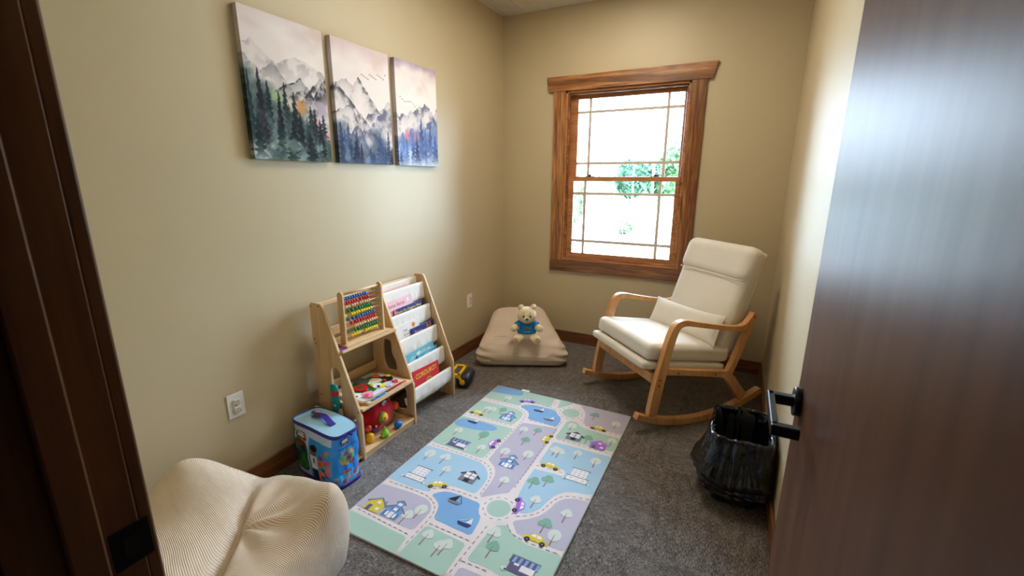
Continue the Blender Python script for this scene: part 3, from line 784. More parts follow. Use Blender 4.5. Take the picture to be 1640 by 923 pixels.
def chaikin(pts, it=2, r=0.12):
    for _ in range(it):
        o = []
        for i in range(len(pts)):
            a, b = pts[i], pts[(i + 1) % len(pts)]
            o += [(a[0] + (b[0] - a[0]) * r, a[1] + (b[1] - a[1]) * r), (a[0] + (b[0] - a[0]) * (1 - r), a[1] + (b[1] - a[1]) * (1 - r))]
        pts = o
    return pts
def soften(pts):
    o = []; n = len(pts)
    for i in range(n):
        a, b, c = Vector(pts[i - 1]), Vector(pts[i]), Vector(pts[(i + 1) % n])
        u, v = (b - a), (c - b)
        if u.length and v.length and u.normalized().dot(v.normalized()) > .45:
            o += [tuple(b - u * .25), tuple(b * .75 + (a + c) * .125), tuple(b + v * .25)]
        else:
            k1, k2 = min(.012, u.length * .3), min(.012, v.length * .3)
            o += [tuple(b - u.normalized() * k1), tuple(b + v.normalized() * k2)]
    return o
def snap(p):
    x, y = p[0] / 1000, p[1] / 1000
    if abs(x) > HX - .04: x = math.copysign(HX - .006, x)
    if abs(y) > HY_ - .05: y = math.copysign(HY_ - .006, y)
    return x, y
for c, pts in RUG_BLOCKS: rp(c, soften([snap(p) for p in pts]))
for k, (x, y, r) in enumerate(RUG_ROUND):
    rp('w', circ(x / 1000, y / 1000, (r + 34) / 1000, 40)); rp('g', circ(x / 1000, y / 1000, r / 1000, 40))
    for q in range(12):
        a = q * math.pi / 6; rr = (r + 17) / 1000
        p = [(x / 1000 + rr * math.cos(a + s), y / 1000 + rr * math.sin(a + s)) for s in (-.12, .12)]
        dx, dy = p[1][0] - p[0][0], p[1][1] - p[0][1]; L_ = math.hypot(dx, dy); nx, ny = -dy / L_ * .0018, dx / L_ * .0018
        rp('d', [(p[0][0] + nx, p[0][1] + ny), (p[1][0] + nx, p[1][1] + ny), (p[1][0] - nx, p[1][1] - ny), (p[0][0] - nx, p[0][1] - ny)])
for pts in RUG_ROADS:
    pts = [Vector((x / 1000, y / 1000)) for x, y in pts]
    if len(pts) > 2:
        for _ in range(2):
            o = [pts[0]]
            for i in range(len(pts) - 1): o += [pts[i].lerp(pts[i + 1], .25), pts[i].lerp(pts[i + 1], .75)]
            pts = o + [pts[-1]]
    seg_ = [(pts[i + 1] - pts[i]).length for i in range(len(pts) - 1)]
    tot = sum(seg_); s = .008
    def at(d):
        for i, l in enumerate(seg_):
            if d <= l or i == len(seg_) - 1: return pts[i].lerp(pts[i + 1], max(0, min(1, d / max(l, 1e-6))))
            d -= l
    while s + .018 < tot:
        a, b = at(s), at(s + .018); d = (b - a); d = d.normalized() if d.length > 0 else Vector((1, 0)); nn = Vector((-d.y, d.x)) * .0018
        rp('d', [tuple(a + nn), tuple(b + nn), tuple(b - nn), tuple(a - nn)]); s += .032
rr_ = random.Random(3)
for x, y, g in RUG_TREES:
    x /= 1000; y /= 1000; r = rr_.uniform(.026, .032)
    rp('t', [(x - .003, y - .062), (x + .003, y - .062), (x + .002, y + .004), (x - .002, y + .004)])
    c = 'T' if g else 'W'
    kind = rr_.randrange(3)
    if kind == 0: rp(c, circ(x, y, r, 18, r * 1.15))
    elif kind == 1:
        for a, b, q in ((-.017, -.004, .017), (.015, -.002, .018), (0, .014, .021)): rp(c, circ(x + a, y + b, q, 14))
    else: rp(c, chaikin([(x - r, y - .012), (x - r * .8, y + .014), (x, y + r * 1.3), (x + r * .9, y + .012), (x + r, y - .012), (x, y - .022)], 2, .25))
    rp('t', [(x - .0022, y - .045), (x + .0022, y - .045), (x + .0012, y + .004), (x - .0012, y + .004)])
def xf(cx, cy, ang, s, pts):
    a = R(ang); return [(cx + s * (p * math.cos(a) - q * math.sin(a)), cy + s * (p * math.sin(a) + q * math.cos(a))) for p, q in pts]
for x, y, c, a in RUG_CARS:
    x /= 1000; y /= 1000; k = 'u' if c else 'y'; S_ = .056
    rp(k, xf(x, y, a, S_, [(-1, -.12), (-.97, .16), (-.7, .3), (.7, .26), (1.0, .08), (1.02, -.12)]))
    rp(k, xf(x, y, a, S_, [(-.62, .25), (-.42, .62), (.3, .64), (.62, .25)]))
    rp('f', xf(x, y, a, S_, [(-.48, .27), (-.36, .54), (-.08, .56), (-.08, .27)])); rp('f', xf(x, y, a, S_, [(-.0, .27), (-.0, .56), (.26, .55), (.46, .27)]))
    for w in (-.62, .62):
        px, py = xf(x, y, a, S_, [(w, -.12)])[0]; rp('k', circ(px, py, .0125, 16)); rp('G', circ(px, py, .005, 10))
def ih(x, y, body, roof, kind):
    S_ = .053
    P_ = lambda c, pts: rp(c, xf(x, y, 0, S_, pts))
    P_(body, [(-.85, -.8), (-.85, .15), (0, .85), (.85, .15), (.85, -.8)])
    P_(roof, [(-1.05, .05), (0, .8), (0, 1.0), (-1.1, .22)]); P_(roof, [(1.05, .05), (0, .8), (0, 1.0), (1.1, .22)])
    if kind == 'bh':
        P_('B', [(-.35, .7), (-.35, 1.05), (0, 1.35), (.35, 1.05), (.35, .7)]); P_('f', [(-.2, .75), (-.2, 1.05), (.2, 1.05), (.2, .75)])
        P_(roof, [(-.5, 1.0), (0, 1.32), (0, 1.46), (-.55, 1.1)]); P_(roof, [(.5, 1.0), (0, 1.32), (0, 1.46), (.55, 1.1)])
        P_('f', [(-.2, -.8), (-.2, -.1), (.2, -.1), (.2, -.8)]); P_('f', [(-.2, .1), (-.2, .42), (.2, .42), (.2, .1)])
        for s in (-1, 1):
            P_('f', [(s * .42 - .12, -.65), (s * .42 - .12, -.2), (s * .42 + .12, -.2), (s * .42 + .12, -.65)]); P_('q', [(s * .64 - .07, -.7), (s * .64 - .07, -.15), (s * .64 + .07, -.15), (s * .64 + .07, -.7)])
            P_('q', [(s * .3 - .07, .05), (s * .3 - .07, .46), (s * .3 + .07, .46), (s * .3 + .07, .05)])
    elif kind == 'kh':
        for a in (-.32, .32):
            for b in (-.02, .42): P_('f', [(a - .26, b - .18), (a - .26, b + .18), (a + .26, b + .18), (a + .26, b - .18)])
        P_('k', [(-.3, -.8), (-.3, -.28), (.25, -.28), (.25, -.8)])
    else:
        P_('f', [(-.1, .2), (-.1, .5), (.25, .5), (.25, .2)]); P_('f', [(.25, -.5), (.25, -.2), (.6, -.2), (.6, -.5)]); P_('q', [(-.6, -.8), (-.6, -.15), (-.2, -.15), (-.2, -.8)])
        P_(roof, [(.6, .3), (.6, .75), (.75, .75), (.75, .3)])
for k, x, y in RUG_ICONS:
    x /= 1000; y /= 1000
    if k == 'bh': ih(x, y, 'B', 'G', 'bh')
    elif k == 'yh': ih(x, y, 'y', 'G', 'yh')
    elif k == 'ph': ih(x, y, 'u', 'v', 'ph')
    elif k == 'kh': ih(x, y, 'G', 'k', 'kh')
    elif k == 'of':
        S_ = .05; P_ = lambda c, pts: rp(c, xf(x, y, 0, S_, pts))
        P_('f', [(-.8, -.35), (-.8, 1.05), (.8, 1.05), (.8, -.35)]); P_('f', [(-1.05, -1.0), (-1.05, -.3), (1.05, -.3), (1.05, -1.0)])
        P_('k', [(-1.0, 1.02), (-1.0, 1.1), (1.0, 1.1), (1.0, 1.02)]); P_('k', [(-1.15, -.34), (-1.15, -.26), (1.15, -.26), (1.15, -.34)])
        for i in (-.5, 0, .5):
            for j in (.0, .38, .76):
                for d in (-.08, .06): P_('q', [(i + d, j - .09), (i + d, j + .09), (i + d + .05, j + .09), (i + d + .05, j - .09)])
        for i in (-.65, .65):
            for d in (-.1, .06): P_('q', [(i + d, -.75), (i + d, -.55), (i + d + .05, -.55), (i + d + .05, -.75)])
        P_('w', [(-.2, -1), (-.2, -.5), (.2, -.5), (.2, -1)])
        for s in (-1, 1):
            rp('W', circ(x + s * .064, y - .05, .01, 10)); rp('k', circ(x + s * .058, y - .05, .004, 8))
    elif k == 'sh':
        S_ = .062; P_ = lambda c, pts: rp(c, xf(x, y, 0, S_, pts))
        P_('q', [(-.9, -.7), (-.9, .35), (.9, .35), (.9, -.7)])
        P_('f', [(-.6, -.15), (-.6, .2), (-.25, .2), (-.25, -.15)]); P_('f', [(-.1, -.45), (-.1, .18), (.85, .18), (.85, -.45)])
        for i in range(10):
            a = -1 + i * .2; P_('q' if i % 2 == 0 else 'a', [(a - .02, .02), (a + .03, .52), (a + .22, .52), (a + .18, .02)])
        P_('G', [(-1.0, .5), (-1.0, .6), (1.05, .6), (1.05, .5)])
        for s in (-1, 1): rp('W', circ(x + s * .066, y - .042, .011, 10)); rp('k', circ(x + s * .060, y - .043, .0045, 8))
    else:
        S_ = .05; P_ = lambda c, pts: rp(c, xf(x, y, 0, S_, pts))
        P_({'bb': 'n', 'bg': 'G', 'bk': 'G'}[k], [(-.75, -.05), (-.55, -.38), (.5, -.38), (.72, -.05)])
        P_('k' if k == 'bk' else 'f', [(.05, .05), (.4, .75), (.62, .05)] if k != 'bk' else [(-.75, .0), (.1, .9), (.05, .0)])
        if k == 'bk': P_('k', [(.08, .9), (.12, .9), (.8, -.05), (.72, -.05)])
        else: P_('W', [(-.7, .0), (.36, .72), (.36, .66), (-.6, .0)])
tag(pr.build('printed_town', rmats, rug))
MB().box((-.305, HY_ - .002, .004), (-.245, HY_ + .028, .0052)).build('care_label', colr('care_label', (236, 234, 230), 0.7), rug)
# ---------------------------------------------------------------- toy shelf and sling bookrack
sh = empty('toy_bookshelf', (0, 0, 0), 0, 'light pine toy shelf with an attached white canvas sling bookrack against left wall', 'bookshelf')
PZ_, PY_ = M['pine_z'], M['pine_y']
side = [(.030, 0), (.030, .845), (.045, .860), (.112, .860), (.125, .845), (.345, .262), (.345, 0)]
def panel_with_holes(y0, y1, outline, holes, name):
    o = MB().prism(outline, y0, y1, 'y').build(name, PZ_, sh, 0)
    for h in holes:
        c = MB().prism(h, y0 - .02, y1 + .02, 'y').build('cutter', PZ_)
        dg = bpy.context.evaluated_depsgraph_get()
        md = o.modifiers.new('cut', 'BOOLEAN'); md.object = c; md.operation = 'DIFFERENCE'; md.solver = 'EXACT'
        dg = bpy.context.evaluated_depsgraph_get(); dg.update()
        me = bpy.data.meshes.new_from_object(o.evaluated_get(dg))
        o.modifiers.clear(); o.data = me
        bpy.data.objects.remove(c)
    b = o.modifiers.new('bevel', 'BEVEL'); b.width = .0022; b.segments = 2; b.limit_method = 'ANGLE'
    return o
def arch(x0, x1, z0, z1):
    r = (x1 - x0) / 2; cx = (x0 + x1) / 2
    return [(x0, z0), (x1, z0)] + [(cx + r * math.cos(a), z1 - r + r * math.sin(a)) for a in [R(q) for q in range(0, 181, 20)]]
panel_with_holes(1.547, 1.562, side, [arch(.145, .215, .315, .515)], 'side_panel')
panel_with_holes(1.978, 1.993, side, [chaikin([(.115, .33), (.225, .33), (.215, .40), (.185, .44), (.185, .53), (.115, .53)], 2, .2), chaikin([(.13, .075), (.27, .075), (.29, .12), (.28, .235), (.13, .235)], 2, .15)], 'side_panel')
panel_with_holes(2.405, 2.420, side, [], 'side_panel')
# low outer side board that makes the side pocket
MB().prism([(.035, .0), (.035, .262), (.048, .278), (.315, .262), (.338, .235), (.338, 0)], 1.500, 1.511, 'y').build('pocket_board', PZ_, sh, .002)
for x in (.06, .315): MB().tube([(x, 1.508, .245 if x > .1 else .255), (x, 1.55, .245 if x > .1 else .255)], .006, 10).build('spacer', PZ_, sh)
MB().box((.035, 1.511, .02), (.335, 1.547, .03)).build('pocket_floor', PZ_, sh)
def shelf_board(z, x1, nm='shelf'): bx(nm, (.034, 1.562, z - .014), (x1, 1.978, z), PY_, sh, .002)
shelf_board(.612, .235); shelf_board(.300, .347); shelf_board(.040, .342)
bx('plinth', (.325, 1.562, .002), (.338, 1.978, .026), PY_, sh, .001)
for z0, z1, x in ((.822, .848, .04), (.64, .69, .04), (.318, .372, .036), (.06, .10, .036)): bx('back_rail', (x, 1.562, z0), (x + .012, 1.978, z1), PY_, sh, .002)
bx('top_rail', (.045, 1.562, .838), (.112, 1.978, .852), PY_, sh, .002) if False else None
bx('back_rail', (.036, 1.993, .822), (.048, 2.405, .848), PY_, sh, .002)
bx('back_rail', (.036, 1.993, .06), (.048, 2.405, .10), PY_, sh, .002)
sc_pos = [(.045, .838), (.098, .845), (.045, .655), (.225, .595), (.052, .63), (.055, .33), (.325, .285), (.05, .05), (.32, .05)]
scm = MB().lathe([(.0042, 0), (.0042, .0008), (.002, .0012)], 10, mat=Matrix.Rotation(R(90), 4, 'X')).build('screw', M['screw'], sh)
k = 0
for y in (1.5468, 1.9778):
    for x, z in sc_pos:
        s_ = scm if k == 0 else link_copy(scm, parent=sh); k += 1
        s_.location = (x, y, z)
for (x, z) in ((.062, .262), (.312, .250)):
    s_ = link_copy(scm, parent=sh); s_.location = (x, 1.4998, z)
rows = [(.052, .832), (.107, .800), (.157, .650), (.210, .503), (.263, .355), (.322, .208)]
for (x, z) in rows: MB().tube([(x, 1.993, z), (x, 2.405, z)], .0065, 12).build('dowel', PY_, sh)
for (x, z) in sc_pos[:1]: pass
for i, (x, z) in enumerate(rows):
    if i == 0: prof = [(.050, .8405), (.058, .838), (.062, .80), (.066, .76), (.078, .735), (.088, .735)]
    else:
        prof = [(x - .004, z + .0085), (x + .005, z + .0085), (x + .0095, z + .003), (x + .012, z - .03), (x + .0145, z - .06), (x + .0155, z - .085), (x + .012, z - .105), (x - .002, z - .112), (x - .018, z - .105), (x - .024, z - .08), (x - .028, z - .04)]
        if i == 5: prof = [(x - .004, z + .0085), (x + .005, z + .0085), (x + .0095, z + .003), (x + .012, z - .03), (x + .0125, z - .06), (x + .006, z - .085), (x - .01, z - .106), (x - .035, z - .118), (x - .06, z - .11), (x - .07, z - .07)]
    pp = np.array(prof)
    # resample
    d = np.r_[0, np.cumsum(np.hypot(*np.diff(pp, axis=0).T))]; tt = np.linspace(0, d[-1], 30)
    px = np.interp(tt, d, pp[:, 0]); pz = np.interp(tt, d, pp[:, 1])
    def pos(U, V, px=px, pz=pz, i=i):
        idx = V * 29
        X = np.interp(idx, np.arange(30), px); Z = np.interp(idx, np.arange(30), pz)
        amp = smoothstep(.1, .4, V) * .006
        X = X + amp * (fbm(U * 9 + i * 3, V * 1.5, 70 + i, 3) - .5) * 2
        Z = Z - smoothstep(.3, .8, V) * .006 * np.sin(U * math.pi)
        return X, 1.995 + U * .408, Z
    s_ = gridobj('canvas_sling', 50, 30, pos, None, M['canvas'], sh)
    sm_ = s_.modifiers.new('thickness', 'SOLIDIFY'); sm_.thickness = .0012; sm_.offset = 0

# books: local frame u along Y, v up the slope
BS = .13
SL = math.atan2(BS, 1)
def book(row, y0, y1, ztop, rgb, label, off=0, tilt=0, deco=None, th=.006):
    xr, zr = rows[row]; zbot = zr - .092
    w = y1 - y0; h = (ztop - zbot) / math.cos(SL)
    x = xr - .0125 + (zr - zbot) * BS + off
    B = Matrix(((0, -math.sin(SL), math.cos(SL), x), (1, 0, 0, (y0 + y1) / 2), (0, math.cos(SL), math.sin(SL), zbot), (0, 0, 0, 1)))
    e = empty('picture_book', (0, 0, 0), 0, label, 'book', 'picture books in the canvas slings')
    e.matrix_world = B @ Matrix.Rotation(R(tilt), 4, 'Z')
    MB().box((-w / 2 + .0015, .001, -th + .001), (w / 2 - .0015, h - .001, -.001)).build('page_block', colr('book_pages', (236, 230, 218), .8), e)
    c = colr('book_cover_%d_%d_%d' % rgb, rgb, .35)
    MB().box((-w / 2, 0, -.0012), (w / 2, h, 0)).box((-w / 2, 0, -th), (w / 2, h, -th + .0012)).box((-w / 2, 0, -th), (-w / 2 + .0012, h, 0)).build('cover', c, e, .0004)
    if deco: deco(e, w, h)
    return e
def lettering(e, body, x, y, size, rgb, rot=0, sx=1):
    text('lettering', body, size, colr('ink_%d_%d_%d' % rgb, rgb, .4), e, Matrix.Translation((x, y, .0003)) @ Matrix.Rotation(R(rot), 4, 'Z'), .0002, sx)
def patch(e, name, pts, rgb, lift=.0003):
    MB().prism(pts, .0, .0004, 'z', mat=Matrix.Translation((0, 0, lift - .0002))).build(name, colr('ink_%d_%d_%d' % rgb, rgb, .4), e)
def d_pink(e, w, h):
    lettering(e, 'llama llama', -.03, h - .035, .036, (196, 84, 70)); lettering(e, 'and the bully', -.025, h - .068, .026, (150, 140, 200))
    lettering(e, '\u2022', .09, h - .03, .04, (240, 236, 230))
    patch(e, 'cover_art', circ(.085, h - .028, .013, 14, .016), (238, 230, 222)); patch(e, 'cover_art', circ(-.02, h - .105, .05, 20, .02), (196, 140, 160))
def d_navy(e, w, h):
    lettering(e, 'Where Do Diggers Sleep', -.01, h - .024, .026, (240, 224, 120)); patch(e, 'cover_art', [(-w / 2 + .0, 0), (-w / 2 + .02, 0), (-w / 2 + .02, h), (-w / 2, h)], (214, 110, 120))
    for q in range(9): patch(e, 'star', circ(-w / 2 + .03 + q * .03, h - .006 - .004 * (q % 3), .0014, 8), (240, 236, 200))
def d_white(e, w, h):
    lettering(e, 'THE', -.02, h - .045, .022, (110, 106, 110)); lettering(e, 'ADVENTURE', .01, h - .072, .018, (110, 106, 110)); lettering(e, 'GONE', -.01, h - .095, .022, (196, 90, 80))
    patch(e, 'cover_art', circ(.065, h - .03, .017, 18), (232, 150, 84)); patch(e, 'cover_art', circ(.062, h - .028, .008, 12), (210, 110, 60))
    patch(e, 'cover_art', [(-w / 2, 0), (-w / 2 + .006, 0), (-w / 2 + .006, h), (-w / 2, h)], (222, 150, 110))
def d_llama(e, w, h):
    lettering(e, 'llama', -.045, h - .038, .040, (226, 186, 160)); lettering(e, 'llama', -.05, h - .078, .034, (226, 186, 160))
    patch(e, 'cover_art', chaikin([(.02, h - .09), (.03, h - .04), (.05, h - .015), (.075, h - .03), (.1, h - .02), (.11, h - .09)], 2, .25), (176, 104, 60))
    patch(e, 'cover_art', circ(.065, h - .045, .018, 14), (226, 140, 80)); patch(e, 'cover_art', circ(.05, h - .018, .006, 8, .014), (226, 140, 80)); patch(e, 'cover_art', circ(.08, h - .016, .006, 8, .014), (226, 140, 80))
def d_lb(e, w, h):
    for (a, b, r, c) in ((-.08, .05, .035, (150, 206, 214)), (.03, .03, .05, (110, 180, 200)), (.09, .06, .02, (226, 214, 150)), (-.02, .07, .02, (214, 234, 230)), (-.1, .02, .02, (220, 200, 120))):
        patch(e, 'cover_art', circ(a, b + h - .1, r, 16, r * .6), c)
    lettering(e, 'Ducks', .02, h - .028, .03, (226, 236, 190))
def d_lb2(e, w, h):
    lettering(e, 'PEEK', -.01, h - .025, .03, (210, 240, 250)); patch(e, 'cover_art', circ(.05, h - .05, .03, 14, .014), (230, 190, 90))
def d_red(e, w, h):
    lettering(e, 'CORDUROY', .0, h - .04, .048, (244, 214, 70), 3, .82)
    patch(e, 'cover_art', chaikin([(-.0, h - .105), (-.015, h - .09), (.01, h - .075), (.04, h - .08), (.055, h - .1), (.04, h - .11)], 2, .2), (196, 150, 60))
    patch(e, 'cover_art', circ(.022, h - .093, .006, 10), (60, 40, 26)); patch(e, 'cover_art', circ(.03, h - .13, .035, 14, .02), (70, 120, 70))
book(1, 2.045, 2.30, .812, (224, 176, 160), 'pale book just peeking out of the topmost canvas sling', -.012, 2)
book(2, 2.014, 2.272, .752, (236, 190, 200), 'pink picture book with red lettering in the second sling pocket', -.0085, 2, d_pink)
book(2, 2.072, 2.368, .692, (40, 44, 110), 'navy digger picture book with yellow title, in front of the pink one', .000, 1, d_navy)
book(3, 2.022, 2.264, .594, (232, 226, 220), 'white picture book with grey lettering and an orange disc', -.0085, 2, d_white)
book(3, 2.165, 2.400, .548, (44, 56, 120), 'navy picture book with an orange animal, half covering the white one', .000, 1, d_llama)
book(4, 2.048, 2.340, .415, (110, 178, 196), 'larger light blue picture book with ducks in the fourth pocket', -.0085, 2, d_lb)
book(4, 2.150, 2.362, .380, (84, 164, 200), 'smaller bright blue picture book leaning before the duck one', .000, 2, d_lb2)
book(5, 2.026, 2.292, .308, (206, 52, 60), 'red picture book with a yellow title in the lowest sling', -.002, -3, d_red)

# ---------------------------------------------------------------- abacus
ab = empty('abacus', (.19, 1.765, .612), 0, 'wooden abacus with ten rows of coloured beads on the top shelf', 'abacus')
MB().box((-.055, -.165, 0), (.036, .165, .016)).build('base_board', PY_, ab, .003)
for y in (-.148, .140):
    MB().prism([(-.019, .016), (-.019, .285), (-.0165, .296), (-.008, .304), (.0, .306), (.008, .304), (.0165, .296), (.019, .285), (.019, .016)], y - .006, y + .006, 'y').build('post', PZ_, ab, .0015)
MB().tube([(0, -.142, .288), (0, .134, .288)], .007, 12).build('top_dowel', PY_, ab)
bc = [(36, 110, 186), (200, 36, 48), (228, 190, 150), (24, 128, 70), (238, 216, 32)]
shift = [[(0, 10)], [(0, 6), (.012, 1), (.016, 3)], [(.012, 2), (.018, 3), (.024, 5)], [(0, 1), (.004, 1), (.016, 1), (.026, 1), (.034, 6)], [(0, 1), (.026, 4), (.032, 5)], [(.020, 1), (.034, 1), (.044, 2), (.05, 6)], [(.038, 1), (.05, 2), (.056, 7)], [(.056, 5), (.064, 5)], [(.054, 1), (.062, 9)], [(.03, 4), (.06, 6)]]
bead_me = {}
for r_ in range(10):
    z = .262 - r_ * .0238
    MB().tube([(0, -.142, z), (0, .134, z)], .0018, 6).build('rod', colr('abacus_rod_%d' % (r_ % 5), tuple(int(c * .8 + 40) if max(bc[r_ % 5]) < 245 and r_ % 5 in (0, 1, 3) else 226 for c in bc[r_ % 5]), .4), ab)
    c = r_ % 5
    if c not in bead_me:
        bead_me[c] = MB().lathe([(.003, -.0076), (.0072, -.0062), (.0102, -.0026), (.0106, 0), (.0102, .0026), (.0072, .0062), (.003, .0076)], 14, mat=Matrix.Rotation(R(90), 4, 'X')).mesh('bead', colr('bead_%d' % c, bc[c], .25))
    n = 0; tot = 10 * .0156 + shift[r_][-1][0]
    for off, cnt in shift[r_]:
        for _ in range(cnt):
            y = -.134 + off + n * .0170 + (0.006 * (r_ >= 7)) + .0078
            o = bpy.data.objects.new('bead', bead_me[c]); COL.objects.link(o); o.parent = ab; o.location = (0, min(y, .126), z); n += 1
MB().box((0, 0, 0), (.07, .045, .0015)).box((.01, .006, .0015), (.055, .05, .003)).build('paper_card', colr('purple_card', (128, 60, 176), .5)).location = (.155, 1.566, .612)
pc = bpy.data.objects['paper_card']; tag(pc, 'small purple card lying on the top shelf at the foot of the abacus', 'card')

# ---------------------------------------------------------------- puzzles on the middle shelf
def puzzle(x0, x1, y0, y1, z, rot, label, pieces, cols):
    e = empty('peg_puzzle', ((x0 + x1) / 2, (y0 + y1) / 2, z), R(rot), label, 'puzzle', 'wooden puzzles stacked on the middle shelf')
    a, b = (x1 - x0) / 2, (y1 - y0) / 2
    MB().rbox((a, b, .005), .0048, 10, lambda p, u: (p.x, p.y, p.z + .005)).build('board', M['pine_y'], e)
    MB().prism(chaikin([(-a + .008, -b + .008), (a - .008, -b + .008), (a - .008, b - .008), (-a + .008, b - .008)], 2, .06), .0098, .0104, 'z').build('printed_sheet', colr('puzzle_sheet_%d' % cols[0], cols, .5), e)
    # stitched-looking dotted edge
    d = MB()
    for k in range(30):
        t = -1 + 2 * k / 29
        d.box((t * (a - .006) - .0018, -b + .0045, .0101), (t * (a - .006) + .0018, -b + .0065, .0106)); d.box((a - .0065, t * (b - .006) - .0022, .0101), (a - .0045, t * (b - .006) + .0022, .0106))
    d.build('dotted_edge', colr('puzzle_dots', (50, 44, 44), .5), e)
    for nm, pts, rgb, h in pieces:
        MB().prism(pts, .0104, .0104 + h, 'z').build(nm, colr('puzzle_%d_%d_%d' % rgb, rgb, .35), e, .0012)
    return e
blob = lambda x, y, r, s=0, sq=1: chaikin([(x + r * sq * math.cos(a) * q, y + r * math.sin(a) * q) for a, q in [(R(36 * k + s), 1 + .22 * math.sin(k * 2.1 + s)) for k in range(10)]], 1, .25)
puzzle(.095, .345, 1.605, 1.945, .300, 0, 'lower wooden puzzle with blue and red vehicle pieces, under the farm one', [
    ('puzzle_piece', [(.104, -.13), (.118, -.13), (.118, -.095), (.104, -.095)], (30, 130, 200), .006), ('puzzle_piece', [(.102, -.085), (.12, -.085), (.12, -.03), (.102, -.03)], (36, 134, 206), .006),
    ('puzzle_piece', [(.1, -.015), (.117, -.015), (.117, .02), (.1, .02)], (150, 60, 40), .006), ('puzzle_piece', [(.1, .03), (.117, .03), (.117, .11), (.1, .11)], (170, 36, 50), .006), ('puzzle_piece', [(.1, .12), (.117, .12), (.117, .15), (.1, .15)], (220, 96, 50), .006)], (222, 220, 224))
puzzle(.070, .322, 1.590, 1.915, .3116, 0, 'upper wooden farm puzzle with chunky animal pieces on a green field', [
    ('field', chaikin([(-.09, -.12), (.06, -.1), (.085, -.03), (.05, .05), (.06, .13), (-.09, .14)], 2, .2), (28, 120, 56), .0006),
    ('puzzle_piece', blob(-.055, -.095, .036, 3), (212, 150, 44), .006), ('puzzle_piece', blob(-.015, -.045, .048, 8), (180, 34, 36), .008), ('puzzle_piece', blob(-.02, -.04, .014, 8), (30, 110, 50), .010),
    ('puzzle_piece', blob(-.075, .02, .04, 20), (86, 116, 110), .007), ('puzzle_piece', blob(.0, .055, .045, 5, .8), (232, 222, 200), .009),
    ('puzzle_piece', blob(.045, -.13, .038, 11), (240, 236, 234), .008), ('puzzle_piece', blob(.052, -.143, .012, 11), (30, 28, 30), .010), ('puzzle_piece', blob(.085, -.085, .036, 2), (242, 150, 176), .009), ('puzzle_piece', blob(.093, -.1, .013, 2), (230, 80, 140), .012),
    ('puzzle_piece', blob(.05, .02, .03, 30), (238, 236, 236), .009), ('puzzle_piece', blob(.03, .005, .011, 30), (240, 220, 40), .011), ('puzzle_piece', blob(.075, .035, .022, 4), (238, 226, 60), .008), ('puzzle_piece', blob(.068, .015, .01, 4), (30, 28, 32), .011),
    ('puzzle_piece', blob(.03, .125, .036, 14, 1.0), (24, 24, 26), .009), ('puzzle_piece', blob(.02, .148, .017, 14), (240, 226, 30), .012), ('puzzle_piece', blob(.04, .095, .012, 14), (200, 50, 60), .011),
    ('puzzle_piece', blob(-.05, .115, .024, 14), (196, 84, 40), .007), ('puzzle_piece', blob(-.09, -.14, .02, 9), (230, 190, 60), .006), ('puzzle_piece', blob(.1, .12, .02, 9), (220, 60, 70), .005), ('puzzle_piece', blob(.1, .06, .022, 9), (200, 190, 226), .005),
], (206, 214, 226))

# ---------------------------------------------------------------- red plush activity toy on the bottom shelf
pl = empty('plush_toy', (.205, 1.770, .040), 0, 'round red plush bug with dangling coloured fruit toys on the bottom shelf', 'soft toy')
F = lambda n, rgb: colr(n, rgb, .8, 'fab')
b_ = MB().rbox((.088, .118, .092), .076, 12, lambda p, u: (p.x * (1 + .05 * math.sin(8 * math.atan2(p.y, p.x))), p.y * (1 + .05 * math.sin(8 * math.atan2(p.y, p.x))), p.z + .093))
b_.build('body', F('red_plush', (196, 24, 38)), pl, smooth=True)
MB().ball((.012, -.055, .178), (.045, .055, .034), 18, 10).build('head', F('plum_plush', (96, 22, 56)), pl)
MB().tube([(.03 + .02 * math.cos(a), -.055 + .035 * math.sin(a), .190) for a in [R(q) for q in range(-70, 71, 20)]], .004, 8).build('mouth_trim', F('dark_plush', (40, 24, 40)), pl)
for q in range(4): MB().ball((.052 - abs(q - 1.5) * .003, -.08 + q * .016, .180), .004, 8, 6).build('tooth', F('white_plush', (236, 230, 214)), pl)
for y in (.008, .026):
    ee = MB().ball((.066 - (y > .01) * .006, y + .012, .170), .0115, 14, 10).build('eye', colr('eye_white', (240, 240, 244), .3), pl)
    MB().ball((.0745 - (y > .01) * .006, y + .015, .172), .0055, 10, 6).build('pupil', colr('pupil_blue', (46, 50, 130), .3), ee)
MB().lathe([(.03, 0), (.034, .004), (.034, .011), (.03, .015)], 24, mat=Matrix.Translation((.088, -.020, .105)) @ Matrix.Rotation(R(78), 4, 'Y')).build('mirror_rim', F('olive_trim', (112, 138, 62)), pl)
MB().lathe([(.024, 0), (.025, .004), (.020, .010), (.01, .012)], 20, mat=Matrix.Translation((.100, -.014, .108)) @ Matrix.Rotation(R(78), 4, 'Y')).build('flower_face', F('yellow_plush', (226, 190, 34)), pl)
MB().ball((.113, -.020, .108), .008, 12, 8).build('flower_centre', F('orange_plush', (228, 140, 60)), pl)
pear = MB().lathe([(.004, 0), (.018, .001), (.0245, .012), (.025, .022), (.018, .036), (.009, .048), (.005, .062), (.003, .070)], 20, c=(.122, -.040, .0)).build('pear', colr('pear_green', (134, 196, 50), .35), pl)
MB().ball((.125, .070, .024), (.024, .026, .023), 18, 12).build('blue_ball', colr('ball_blue', (20, 104, 190), .25), pl)
MB().ball((.060, .118, .108), (.025, .027, .026), 18, 12).build('orange_ball', colr('ball_orange', (232, 92, 34), .35), pl)
MB().tube([(.045, .085, .135), (.062, .082, .11), (.075, .086, .085), (.08, .095, .07)], .006, 8).build('green_strap', F('green_strap', (110, 150, 44)), pl)
